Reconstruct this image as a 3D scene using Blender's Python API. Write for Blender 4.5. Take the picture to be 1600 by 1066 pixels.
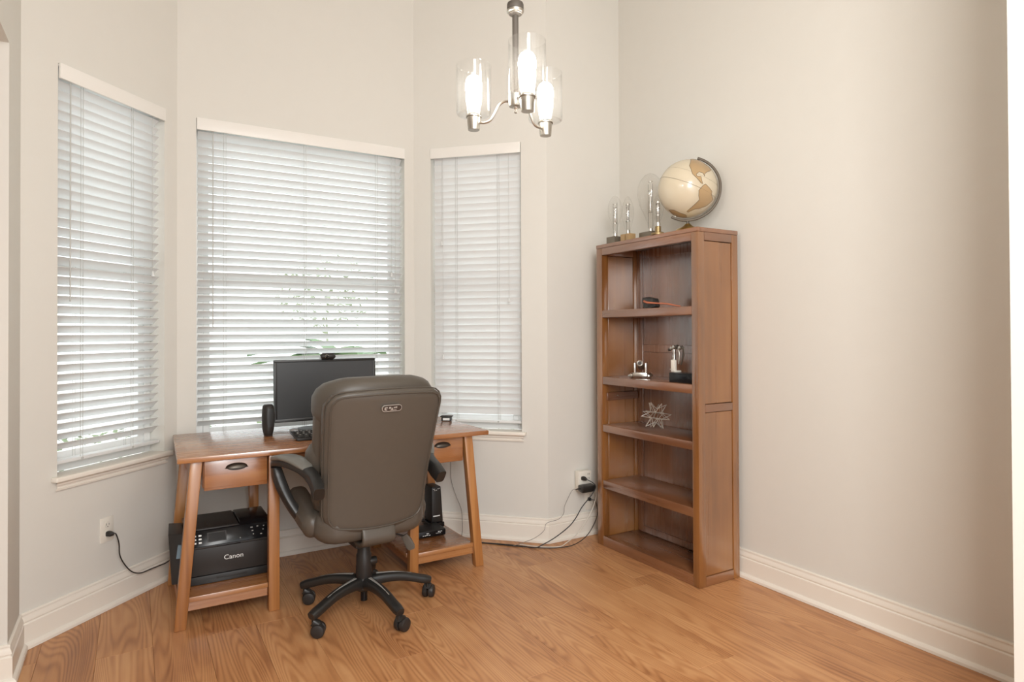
import bpy, bmesh, math, random
from mathutils import Vector, Matrix
random.seed(7)
R = math.radians
S = bpy.context.scene
for o in list(bpy.data.objects): bpy.data.objects.remove(o)

# ------------------------------------------------------------------ camera
cam_d = bpy.data.cameras.new('camera'); cam = bpy.data.objects.new('camera', cam_d); S.collection.objects.link(cam)
S.camera = cam
cam_d.sensor_width = 36; cam_d.lens = 993.5 * 36 / 1600
cam_d.shift_y = -(533 - 509.75) / 1600
cam_d.clip_start = .02
TH, PI_, RO = R(30.8), .0088951, .0040465
_r = Vector((math.cos(TH), -math.sin(TH), 0)); _f = Vector((math.sin(TH), math.cos(TH), 0)); _u = Vector((0, 0, 1))
f2 = _f * math.cos(PI_) + _u * math.sin(PI_); u2 = _u * math.cos(PI_) - _f * math.sin(PI_)
r3 = _r * math.cos(RO) - u2 * math.sin(RO); u3 = _r * math.sin(RO) + u2 * math.cos(RO)
m = Matrix((r3, u3, -f2)).transposed().to_4x4(); m.translation = (0, 0, 1.27)
cam.matrix_world = m

# ------------------------------------------------------------------ world and lights
W = bpy.data.worlds.new('world'); S.world = W; W.use_nodes = True
bg = W.node_tree.nodes['Background']; bg.inputs[0].default_value = (.93, .965, 1.0, 1); bg.inputs[1].default_value = 2.5
S.view_settings.view_transform = 'Standard'; S.view_settings.look = 'None'
S.view_settings.gamma = 1; S.view_settings.use_curve_mapping = False
S.view_settings.exposure = 0.06
BULB = 70.0
def area_light(name, loc, target, size, size_y, power, col):
    d = bpy.data.lights.new(name, 'AREA'); d.shape = 'RECTANGLE'; d.size = size; d.size_y = size_y; d.energy = power; d.color = col
    o = bpy.data.objects.new(name, d); S.collection.objects.link(o); o.location = loc
    o.rotation_euler = (Vector(target) - Vector(loc)).to_track_quat('-Z', 'Y').to_euler()
    return o
area_light('fill_light', (.16, -.7, 2.25), (2.6, 1.5, .5), 1.0, 1.7, 100, (.98, .975, .955))  # unseen fill lamp added behind the camera to brighten right wall and floor

# ------------------------------------------------------------------ materials
def mat(name, col, rough=.5, metal=0, spec=.5, emis=None, estr=0, bump=None, coat=0):
    M = bpy.data.materials.new(name); M.use_nodes = True; nt = M.node_tree; b = nt.nodes['Principled BSDF']
    b.inputs['Base Color'].default_value = (*col, 1); b.inputs['Roughness'].default_value = rough
    b.inputs['Metallic'].default_value = metal; b.inputs['Specular IOR Level'].default_value = spec
    b.inputs['Coat Weight'].default_value = coat
    if emis: b.inputs['Emission Color'].default_value = (*emis, 1); b.inputs['Emission Strength'].default_value = estr
    if bump:
        sc, st, var = bump
        tc = nt.nodes.new('ShaderNodeTexCoord'); n = nt.nodes.new('ShaderNodeTexNoise'); n.inputs['Scale'].default_value = sc
        n.inputs['Detail'].default_value = 4; nt.links.new(tc.outputs['Object'], n.inputs['Vector'])
        bp = nt.nodes.new('ShaderNodeBump'); bp.inputs['Strength'].default_value = st; bp.inputs['Distance'].default_value = .002
        nt.links.new(n.outputs[0], bp.inputs['Height']); nt.links.new(bp.outputs[0], b.inputs['Normal'])
        if var:
            n2 = nt.nodes.new('ShaderNodeTexNoise'); n2.inputs['Scale'].default_value = sc * .08
            nt.links.new(tc.outputs['Object'], n2.inputs['Vector'])
            mx = nt.nodes.new('ShaderNodeMix'); mx.data_type = 'RGBA'; mx.inputs[6].default_value = (*[c * (1 - var) for c in col], 1)
            mx.inputs[7].default_value = (*[min(1, c * (1 + var)) for c in col], 1)
            nt.links.new(n2.outputs[0], mx.inputs[0]); nt.links.new(mx.outputs[2], b.inputs['Base Color'])
    return M
def srgb(r, g, b):
    f = lambda c: (c / 255 / 12.92) if c <= 10 else ((c / 255 + .055) / 1.055) ** 2.4
    return (f(r), f(g), f(b))
def wood(name, dark, mid, light, axis='Z', rough=.35, scale=1.0, spec=.5, contour=0, blotch=.5, rnd=False, bright=.12, coat=0):
    """wood grain running along one object axis"""
    M = bpy.data.materials.new(name); M.use_nodes = True; nt = M.node_tree; N = nt.nodes; L = nt.links; b = N['Principled BSDF']
    tc = N.new('ShaderNodeTexCoord'); vec = tc.outputs['Object']
    if rnd:
        oi = N.new('ShaderNodeObjectInfo'); ml = N.new('ShaderNodeMath'); ml.operation = 'MULTIPLY'; ml.inputs[1].default_value = 83.0
        L.new(oi.outputs['Random'], ml.inputs[0]); cb = N.new('ShaderNodeCombineXYZ')
        for i in range(3): L.new(ml.outputs[0], cb.inputs[i])
        ad = N.new('ShaderNodeVectorMath'); ad.operation = 'ADD'; L.new(vec, ad.inputs[0]); L.new(cb.outputs[0], ad.inputs[1]); vec = ad.outputs[0]
    def mapped(across, along):
        mp = N.new('ShaderNodeMapping'); s = [across * scale] * 3; s['XYZ'.index(axis)] = along * scale
        mp.inputs['Scale'].default_value = s; L.new(vec, mp.inputs['Vector']); return mp.outputs[0]
    def noise(v, sc, det=4, dist=0):
        n = N.new('ShaderNodeTexNoise'); n.inputs['Scale'].default_value = sc; n.inputs['Detail'].default_value = det
        n.inputs['Distortion'].default_value = dist; L.new(v, n.inputs['Vector']); return n.outputs[0]
    fib = noise(mapped(60, 2.2), 1, 5, .4)
    blo = noise(mapped(4, 1.7), 1, 4, .6)
    def math_(op, a, b_, c=None):
        q = N.new('ShaderNodeMath'); q.operation = op
        for i, v in enumerate((a, b_, c)):
            if v is None: continue
            if isinstance(v, (int, float)): q.inputs[i].default_value = v
            else: L.new(v, q.inputs[i])
        return q.outputs[0]
    val = math_('ADD', math_('MULTIPLY', fib, 1 - blotch), math_('MULTIPLY', blo, blotch))
    if contour:
        c = noise(mapped(4.0, .40), 1, 1.6, .25)
        s = math_('SINE', math_('MULTIPLY', c, contour), 0.0)
        s = math_('MULTIPLY_ADD', s, .5, .5)
        s = math_('POWER', s, 1.6)
        val = math_('ADD', math_('MULTIPLY', val, .74), math_('MULTIPLY', math_('SUBTRACT', 1.0, s), .12))
        val = math_('ADD', val, .07)
    if rnd:
        val = math_('ADD', val, math_('MULTIPLY_ADD', oi.outputs['Random'], bright, -bright / 2))
    cr = N.new('ShaderNodeValToRGB'); e = cr.color_ramp.elements
    e[0].position = .30; e[0].color = (*dark, 1); e[1].position = .70; e[1].color = (*light, 1)
    k = e.new(.5); k.color = (*mid, 1)
    L.new(val, cr.inputs[0]); L.new(cr.outputs[0], b.inputs['Base Color'])
    rr = math_('MULTIPLY_ADD', fib, .25, rough - .12); L.new(rr, b.inputs['Roughness'])
    b.inputs['Specular IOR Level'].default_value = spec
    b.inputs['Coat Weight'].default_value = coat; b.inputs['Coat Roughness'].default_value = .22; b.inputs['Coat IOR'].default_value = 2.1
    bp = N.new('ShaderNodeBump'); bp.inputs['Strength'].default_value = .12; bp.inputs['Distance'].default_value = .001
    L.new(fib, bp.inputs['Height']); L.new(bp.outputs[0], b.inputs['Normal'])
    return M
def clear_glass(name, tint=(1, 1, 1), refl=1.0, haze=0.0, ior=1.45):
    M = bpy.data.materials.new(name); M.use_nodes = True; nt = M.node_tree; N = nt.nodes; L = nt.links
    N.remove(N['Principled BSDF']); out = N['Material Output']
    tr = N.new('ShaderNodeBsdfTransparent'); tr.inputs[0].default_value = (*tint, 1)
    gl = N.new('ShaderNodeBsdfGlossy'); gl.inputs['Roughness'].default_value = .03
    fr = N.new('ShaderNodeLayerWeight'); fr.inputs['Blend'].default_value = .5
    pw = N.new('ShaderNodeMath'); pw.operation = 'POWER'; pw.inputs[1].default_value = 4.0; L.new(fr.outputs['Facing'], pw.inputs[0])
    ml = N.new('ShaderNodeMath'); ml.operation = 'MULTIPLY_ADD'; ml.inputs[1].default_value = refl * .55; ml.inputs[2].default_value = .035 * refl; L.new(pw.outputs[0], ml.inputs[0])
    mx = N.new('ShaderNodeMixShader'); L.new(ml.outputs[0], mx.inputs[0]); L.new(tr.outputs[0], mx.inputs[1]); L.new(gl.outputs[0], mx.inputs[2])
    last = mx
    if haze:
        df = N.new('ShaderNodeBsdfTranslucent'); df.inputs[0].default_value = (1, 1, 1, 1)
        d2 = N.new('ShaderNodeBsdfDiffuse'); d2.inputs[0].default_value = (1, 1, 1, 1)
        a = N.new('ShaderNodeMixShader'); a.inputs[0].default_value = .5; L.new(df.outputs[0], a.inputs[1]); L.new(d2.outputs[0], a.inputs[2])
        m2 = N.new('ShaderNodeMixShader'); m2.inputs[0].default_value = haze; L.new(mx.outputs[0], m2.inputs[1]); L.new(a.outputs[0], m2.inputs[2]); last = m2
    L.new(last.outputs[0], out.inputs[0]); return M

WALL = mat('wall_paint', (.712, .692, .642), .75, spec=.2, bump=(160, .10, .012))
CEIL = mat('ceiling_paint', (.82, .78, .72), .85, spec=.2)
TRIM = mat('trim_paint', (.84, .79, .71), .35)
VALM = mat('valance_white', (.83, .805, .76), .4)
VINYL = mat('window_vinyl', (.82, .83, .82), .4)
SLAT = mat('blind_slat', (.86, .865, .86), .42)
_nt = SLAT.node_tree; _tl = _nt.nodes.new('ShaderNodeBsdfTranslucent'); _tl.inputs[0].default_value = (.88, .89, .88, 1)
_mx = _nt.nodes.new('ShaderNodeMixShader'); _mx.inputs[0].default_value = .24; _nt.links.new(_nt.nodes['Principled BSDF'].outputs[0], _mx.inputs[1])
_nt.links.new(_tl.outputs[0], _mx.inputs[2]); _nt.links.new(_mx.outputs[0], _nt.nodes['Material Output'].inputs[0])
CORD = mat('blind_cord', (.55, .55, .53), .7)
PLAST = mat('ivory_plastic', (.80, .76, .68), .4)
SLOT = mat('outlet_slot', (.05, .04, .035), .6)
GLASS = clear_glass('window_glass', (.97, .99, .98), .6)
SHADE_G = clear_glass('seeded_glass', (.97, .97, .965), 1.3, .006, 1.5)
BULB_G = clear_glass('bulb_glass', (.98, .98, .975), 1.2, .01, 1.5)
FLOOR = wood('laminate_floor', srgb(146, 94, 58), srgb(190, 135, 89), srgb(213, 163, 115), 'Y', .36, contour=330, blotch=.62, rnd=True, bright=.06)
DESKX = wood('desk_wood_x', srgb(122, 74, 42), srgb(158, 102, 58), srgb(184, 130, 78), 'X', .27, .6, contour=0, blotch=.7, coat=.8)
DESKZ = wood('desk_wood_z', srgb(124, 76, 40), srgb(168, 112, 62), srgb(192, 138, 82), 'Z', .33, .6, coat=.3)
DESKY = wood('desk_wood_y', srgb(116, 70, 44), srgb(150, 96, 62), srgb(178, 122, 82), 'Y', .33)
BOOKZ = wood('bookcase_wood_z', srgb(92, 54, 24), srgb(140, 90, 44), srgb(170, 116, 60), 'Z', .30, .45, blotch=.8, coat=.8)
BOOKY = wood('bookcase_wood_y', srgb(94, 58, 37), srgb(132, 86, 56), srgb(160, 110, 74), 'Y', .30, .45, blotch=.8, coat=.8)
BOOKX = wood('bookcase_wood_x', srgb(94, 58, 37), srgb(132, 86, 54), srgb(158, 108, 70), 'X', .30, .45, blotch=.8, coat=.8)
BOOKD = wood('bookcase_back', srgb(84, 50, 32), srgb(122, 78, 50), srgb(150, 102, 68), 'Z', .27, .5, blotch=.75, coat=.9)
BOOKDARK = mat('groove_shade', srgb(50, 28, 18), .8)  # shade of the panel grooves put into a dark colour
LEATH = mat('grey_leather', srgb(84, 77, 69), .40, spec=.45, bump=(420, .12, .04))
LEATH2 = mat('grey_leather_piping', srgb(78, 71, 63), .40)
BLKP = mat('black_plastic', (.018, .017, .016), .38, bump=(300, .08, 0))
BLKG = mat('gloss_black', (.008, .008, .009), .2, spec=.3)
DKGR = mat('dark_grey_plastic', (.026, .022, .020), .42, spec=.35)
SCREEN = mat('black_screen_sheen', (.040, .041, .043), .35, spec=.5)  # black lifted, with a bluish reflection put into the base colour
GREYP = mat('grey_trim', (.30, .29, .27), .35)
NICK = mat('brushed_nickel', (.50, .47, .42), .36, 1)
DKMET = mat('dark_bronze', (.10, .085, .07), .42, .8)
MATTB = mat('matt_bronze', (.085, .072, .06), .6, .2)
STEEL = mat('polished_steel', (.62, .60, .56), .28, 1)
BRASS = mat('brass', (.75, .55, .22), .28, 1)
PEWTER = mat('grey_metal_block', (.21, .18, .14), .45, .6)
BULBM = mat('lit_bulb', (1, 1, 1), .5, emis=(1, .95, .87), estr=BULB)
ROCK = mat('black_rock', (.035, .033, .030), .35, bump=(60, 1.0, .5))
CLAYP = mat('copper_handle', srgb(190, 110, 80), .4)
ARCM = mat('globe_arm_bronze', (.12, .095, .07), .5, .3)
GLOBE = mat('globe_ocean', srgb(212, 200, 176), .25, bump=(40, .02, .05), coat=.3)
LAND = mat('globe_land', srgb(178, 150, 112), .3, bump=(90, .02, .22))
LANDD = mat('globe_land_edge', srgb(104, 84, 60), .35)
WHITEP = mat('white_print', (.8, .8, .78), .4)
LBLUE = mat('light_blue_plastic', srgb(120, 140, 155), .35)
WHCORD = mat('white_cord', (.70, .66, .58), .5)
GREYC = mat('grey_cord', (.22, .20, .18), .5)
CONC = mat('pale_concrete', (.62, .60, .56), .9, bump=(14, .3, .08))
LEAF = mat('leaf_green', (.13, .22, .09), .5)
LEAF3 = mat('tree_leaf', (.33, .37, .25), .6)
LEAF2 = mat('hedge_green', (.17, .21, .11), .6, bump=(20, .2, .4))
STEM = mat('stem_brown', (.16, .10, .06), .8)

# ------------------------------------------------------------------ mesh helpers
class G:
    def __init__(s): s.v = []; s.f = []
    def add(s, v, f):
        o = len(s.v); s.v += [tuple(p) for p in v]; s.f += [tuple(i + o for i in q) for q in f]; return s
    def box(s, x0, x1, y0, y1, z0, z1):
        return s.hexa([(x0, y0), (x1, y0), (x1, y1), (x0, y1)], z0, [(x0, y0), (x1, y0), (x1, y1), (x0, y1)], z1)
    def hexa(s, b, z0, t, z1):
        n = len(b); v = [(x, y, z0) for x, y in b] + [(x, y, z1) for x, y in t]
        f = [tuple(range(n - 1, -1, -1)), tuple(range(n, 2 * n))] + [(i, (i + 1) % n, n + (i + 1) % n, n + i) for i in range(n)]
        return s.add(v, f)
    def prism(s, poly, z0, z1): return s.hexa(poly, z0, poly, z1)
    def loft(s, rings, cap=True, closed=False):
        n = len(rings[0]); v = [p for r in rings for p in r]; f = []
        m_ = len(rings); 
        for i in range(m_ - (0 if closed else 1)):
            a = i * n; b = ((i + 1) % m_) * n
            for j in range(n): k = (j + 1) % n; f.append((a + j, a + k, b + k, b + j))
        if cap and not closed: f.append(tuple(range(n - 1, -1, -1))); f.append(tuple((m_ - 1) * n + j for j in range(n)))
        return s.add(v, f)
    def lathe(s, prof, n=28, c=(0, 0, 0), axis='Z', cap=True):
        rings = []
        for r_, z in prof:
            ring = []
            for j in range(n):
                a = 2 * math.pi * j / n; x, y = r_ * math.cos(a), r_ * math.sin(a)
                p = {'Z': (x, y, z), 'X': (z, x, y), 'Y': (y, z, x)}[axis]
                ring.append((p[0] + c[0], p[1] + c[1], p[2] + c[2]))
            rings.append(ring)
        return s.loft(rings, cap)
    def cyl(s, c, r_, z0, z1, n=24, axis='Z', r1=None):
        return s.lathe([(r_, z0), (r1 if r1 is not None else r_, z1)], n, c, axis)
    def sweep(s, pts, w, h=None, side=None, n=12, p=2.0, closed=False, cap=True):
        """superellipse section swept along points; w/h numbers or lists (full widths)"""
        pts = [Vector(q) for q in pts]; m_ = len(pts); rings = []; last = None
        for i, q in enumerate(pts):
            if closed: t = pts[(i + 1) % m_] - pts[i - 1]
            else: t = pts[min(i + 1, m_ - 1)] - pts[max(i - 1, 0)]
            t.normalize()
            if side is not None: sd = Vector(side[i] if isinstance(side, list) else side); sd = (sd - t * sd.dot(t)).normalized()
            else:
                ref = last if last else (Vector((0, 0, 1)) if abs(t.z) < .9 else Vector((1, 0, 0)))
                sd = (ref - t * ref.dot(t)); sd = sd.normalized() if sd.length > 1e-6 else t.orthogonal().normalized(); last = sd
            up = t.cross(sd)
            ww = w[i] if isinstance(w, (list, tuple)) else w; hh = (h[i] if isinstance(h, (list, tuple)) else h) if h is not None else ww
            ring = []
            for j in range(n):
                a = 2 * math.pi * j / n; ca, sa = math.cos(a), math.sin(a)
                ex = 2 / p
                x = math.copysign(abs(ca) ** ex, ca) * ww / 2; y = math.copysign(abs(sa) ** ex, sa) * hh / 2
                ring.append(q + sd * x + up * y)
            rings.append(ring)
        return s.loft(rings, cap, closed)
    def move(s, d):
        s.v = [(x + d[0], y + d[1], z + d[2]) for x, y, z in s.v]; return s
    def xf(s, M_): s.v = [tuple(M_ @ Vector(p)) for p in s.v]; return s
    def deform(s, fn): s.v = [tuple(fn(*p)) for p in s.v]; return s

def smooth_pts(pts, n=8):
    """catmull-rom through points"""
    P = [Vector(p) for p in pts]; out = []
    for i in range(len(P) - 1):
        a = P[max(i - 1, 0)]; b = P[i]; c = P[i + 1]; d = P[min(i + 2, len(P) - 1)]
        for k in range(n):
            t = k / n
            out.append(.5 * ((2 * b) + (c - a) * t + (2 * a - 5 * b + 4 * c - d) * t * t + (3 * b - a - 3 * c + d) * t ** 3))
    out.append(P[-1]); return out
def lerp_list(keys, n):
    out = []
    for i in range(n):
        t = i / (n - 1) * (len(keys) - 1); k = min(int(t), len(keys) - 2); out.append(keys[k] + (keys[k + 1] - keys[k]) * (t - k))
    return out

def build(name, g, material, parent=None, loc=None, world=True, bevel=0, smooth=False, sub=0, seg=2, angle=40):
    """one mesh object; with world=True the geometry is given in world space and is re-expressed in the parent's frame"""
    me = bpy.data.meshes.new(name); v = g.v
    if world and parent is not None:
        inv = mw(parent).inverted(); v = [tuple(inv @ Vector(p)) for p in v]
    if parent is None and loc is not None: v = [(x - loc[0], y - loc[1], z - loc[2]) for x, y, z in v]
    me.from_pydata(v, [], g.f)
    bm = bmesh.new(); bm.from_mesh(me); bmesh.ops.recalc_face_normals(bm, faces=bm.faces)
    if bevel:
        ed = [e for e in bm.edges if len(e.link_faces) == 2 and e.calc_face_angle(0) > R(30)]
        bmesh.ops.bevel(bm, geom=ed, offset=bevel, segments=seg, affect='EDGES', profile=.5, clamp_overlap=True)
    if smooth or bevel:
        for f_ in bm.faces: f_.smooth = True
        for e in bm.edges:
            if len(e.link_faces) == 2: e.smooth = e.calc_face_angle(0) < R(angle)
    bm.to_mesh(me); bm.free(); me.materials.append(material)
    o = bpy.data.objects.new(name, me); S.collection.objects.link(o)
    if parent is not None: o.parent = parent
    elif loc is not None: o.location = loc
    if sub:
        md = o.modifiers.new('s', 'SUBSURF'); md.levels = md.render_levels = sub
    return o
def mw(o):
    """world matrix without a depsgraph update"""
    M_ = Matrix.Translation(o.location) @ o.rotation_euler.to_matrix().to_4x4()
    return mw(o.parent) @ M_ if o.parent else M_
def tag(o, label, cat, group=None):
    o['label'] = label; o['category'] = cat
    if group: o['group'] = group
    return o
def thing(name, label, cat, loc=(0, 0, 0), rz=0, group=None):
    o = bpy.data.objects.new(name, None); o.empty_display_size = .05; S.collection.objects.link(o)
    o.location = loc; o.rotation_euler = (0, 0, rz); return tag(o, label, cat, group)
def struct(o): o['kind'] = 'structure'; return o
def copy_to(o, parent=None, loc=None):
    c = o.copy(); S.collection.objects.link(c)
    if parent is not None: c.parent = parent
    if loc is not None: c.location = loc
    return c
def text_mesh(s, size, extrude=.0003):
    cu = bpy.data.curves.new('t', 'FONT'); cu.body = s; cu.size = size; cu.extrude = extrude; cu.align_x = 'CENTER'; cu.align_y = 'CENTER'
    o = bpy.data.objects.new('t', cu); S.collection.objects.link(o)
    me = bpy.data.meshes.new_from_object(o); bpy.data.objects.remove(o)
    g = G(); g.add([v.co for v in me.vertices], [tuple(p.vertices) for p in me.polygons]); bpy.data.meshes.remove(me)
    return g

# ------------------------------------------------------------------ room shell
HZ = 3.75; WT = .14
PATH = [(-.39, 2.93), (-.39, 3.21), (.20, 3.80), (1.54, 3.80), (2.15, 3.19), (2.72, 3.19), (2.72, .772)]
def offset_pts(path, d):
    """mitred offset; positive d = to the left (outwards)"""
    out = []
    for i, p in enumerate(path):
        p = Vector(p)
        def nrm(a, b): t = (Vector(b) - Vector(a)).normalized(); return Vector((-t.y, t.x))
        n0 = nrm(path[i - 1], path[i]) if i else None; n1 = nrm(path[i], path[i + 1]) if i < len(path) - 1 else None
        if n0 is None or n1 is None: out.append(p + (n0 or n1) * d)
        else:
            b = (n0 + n1).normalized(); out.append(p + b * (d / b.dot(n0)))
    return out
OUTER = offset_pts(PATH, WT)
def wall(name, i, hole=None):
    a, b = Vector(PATH[i]), Vector(PATH[i + 1]); oa, ob = OUTER[i], OUTER[i + 1]
    d = (b - a).normalized(); n = Vector((-d.y, d.x)); g = G()
    if not hole: g.prism([a, b, ob, oa], -.02, HZ)
    else:
        t0, t1, z0, z1 = hole; p0 = a + d * t0; p1 = a + d * t1; q0 = p0 + n * WT; q1 = p1 + n * WT
        g.prism([a, p0, q0, oa], -.02, HZ); g.prism([p1, b, ob, q1], -.02, HZ)
        g.prism([p0, p1, q1, q0], -.02, z0); g.prism([p0, p1, q1, q0], z1, HZ)
    return struct(build(name, g, WALL))
WZ0, WZ1 = .640, 2.43
wall('wall_left', 0)
wall('wall_bay_left', 1, (.160, .748, WZ0, WZ1))
wall('wall_bay_center', 2, (.092, 1.276, WZ0, WZ1))
wall('wall_bay_right', 3, (.114, .702, WZ0, WZ1))
wall('wall_back', 4)
wall('wall_right', 5)
struct(build('wall_left_header', G().box(-.53, -.39, -1.5, 2.93, 2.335, HZ), WALL))
struct(build('wall_right_return', G().box(2.0, 2.9, .60, .772, -.02, HZ), WALL))
g = G().box(-1.94, -.6, -1.64, -1.5, -.02, HZ).box(2.3, 2.9, -1.64, -1.5, -.02, HZ).box(-.6, 2.3, -1.64, -1.5, 2.4, HZ)
struct(build('wall_front_added', g, WALL))  # unseen wall added to limit sky light from behind the camera
struct(build('wall_hall_added', G().box(-1.94, -1.8, -1.5, 3.07, -.02, HZ).box(-1.8, -.5302, 2.93, 3.07, -.02, HZ), WALL))  # unseen hall walls added to close off sky light through the left opening
struct(build('wall_right_front', G().box(2.9, 3.04, -1.64, .772, -.02, HZ), WALL))
struct(build('ceiling', G().prism([(-1.94, -1.64), (3.04, -1.64), (3.04, 3.3), (2.25, 3.3), (1.6, 3.95), (.14, 3.95), (-.53, 3.27), (-1.94, 3.07)], HZ, HZ + .1), CEIL))

# baseboards : sculpted profile with shoe moulding, mitred at every corner
PROF = [(0, 0), (.030, 0), (.030, .012), (.026, .019), (.020, .023), (.0165, .024), (.0165, .098), (.0145, .1005), (.0115, .102), (.0120, .106),
        (.0145, .109), (.0135, .118), (.0095, .127), (.0085, .130), (.0085, .134), (.0100, .136), (.0090, .141), (.005, .143), (0, .143)]
BP = [(-.53, 2.93)] + PATH
offs = [offset_pts(BP, -d - .0002) for d, z in PROF]
for i, nm in enumerate(['baseboard_jamb', 'baseboard_left', 'baseboard_bay_left', 'baseboard_bay_center', 'baseboard_bay_right', 'baseboard_back', 'baseboard_right']):
    g = G(); g.loft([[(*offs[k][j], PROF[k][1] + .001) for k in range(len(PROF))] for j in (i, i + 1)])
    struct(build(nm, g, TRIM, smooth=True, angle=25))

# ------------------------------------------------------------------ floor with planks
RO_ = [(-.39, -1.5), (2.72, -1.5), (2.72, 3.19), (2.15, 3.19), (1.54, 3.8), (.2, 3.8), (-.39, 3.21)]
sub = G().prism([(-1.8, -1.5), (2.9, -1.5), (2.9, 3.3), (2.2, 3.35), (1.6, 3.93), (.14, 3.93), (-.53, 3.27), (-1.8, 3.27)], -.05, -.0085)
floor = struct(build('floor', sub, mat('floor_joint', srgb(96, 56, 34), .7)))
def clip(poly, a, b, c):
    """keep a*x+b*y<=c"""
    out = []
    for i in range(len(poly)):
        p, q = poly[i], poly[(i + 1) % len(poly)]; fp = a * p[0] + b * p[1] - c; fq = a * q[0] + b * q[1] - c
        if fp <= 0: out.append(p)
        if fp * fq < 0: t = fp / (fp - fq); out.append((p[0] + (q[0] - p[0]) * t, p[1] + (q[1] - p[1]) * t))
    return out
PW, PL = .195, 1.22; known = {0: 2.96, 7: 2.12, 3: 2.36}
def add_plank(poly):
    area = sum(poly[i][0] * poly[(i + 1) % len(poly)][1] - poly[(i + 1) % len(poly)][0] * poly[i][1] for i in range(len(poly))) / 2 if len(poly) > 2 else 0
    if abs(area) < 2e-4: return
    cx = sum(p[0] for p in poly) / len(poly); cy = sum(p[1] for p in poly) / len(poly)
    g = G().prism([(p[0] - cx, p[1] - cy) for p in poly], -.008, 0)
    o = build('plank', g, FLOOR, floor, world=False, bevel=.0006, seg=1); o.location = (cx, cy, 0)
for k in range(-12, 14):
    x0 = .266 + PW * k; x1 = x0 + PW
    if x1 < -1.75 or x0 > 2.72: continue
    y = known.get(k, random.uniform(0, PL)); y = y % PL - 2 * PL
    while y < 3.8:
        gap = .0003
        rect = [(x0 + gap, y + gap), (x1 - gap, y + gap), (x1 - gap, y + PL - gap), (x0 + gap, y + PL - gap)]
        y += PL
        p = clip(rect, 0, -1, 1.5)
        if not p: continue
        p = clip(p, 1, 0, 2.72)
        if x1 <= -.38:
            p = clip(p, 0, 1, 2.93)
        elif x0 < 2.0:
            p = clip(clip(clip(p, 0, 1, 3.8), -1, 1, 3.6), 1, 1, 5.34)
        elif x0 < 2.15:
            top = clip(clip(p, 0, -1, -3.19), 1, 1, 5.34)
            p = clip(p, 0, 1, 3.19)
            if p and top and len(top) > 2:
                p = [(x0 + gap, p[0][1]), (x1 - gap, p[0][1]), (x1 - gap, 3.19), (2.15, 3.19), (x0 + gap, 5.34 - x0)]
        else: p = clip(p, 0, 1, 3.19)
        if p and len(p) > 2: add_plank(p)

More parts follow.
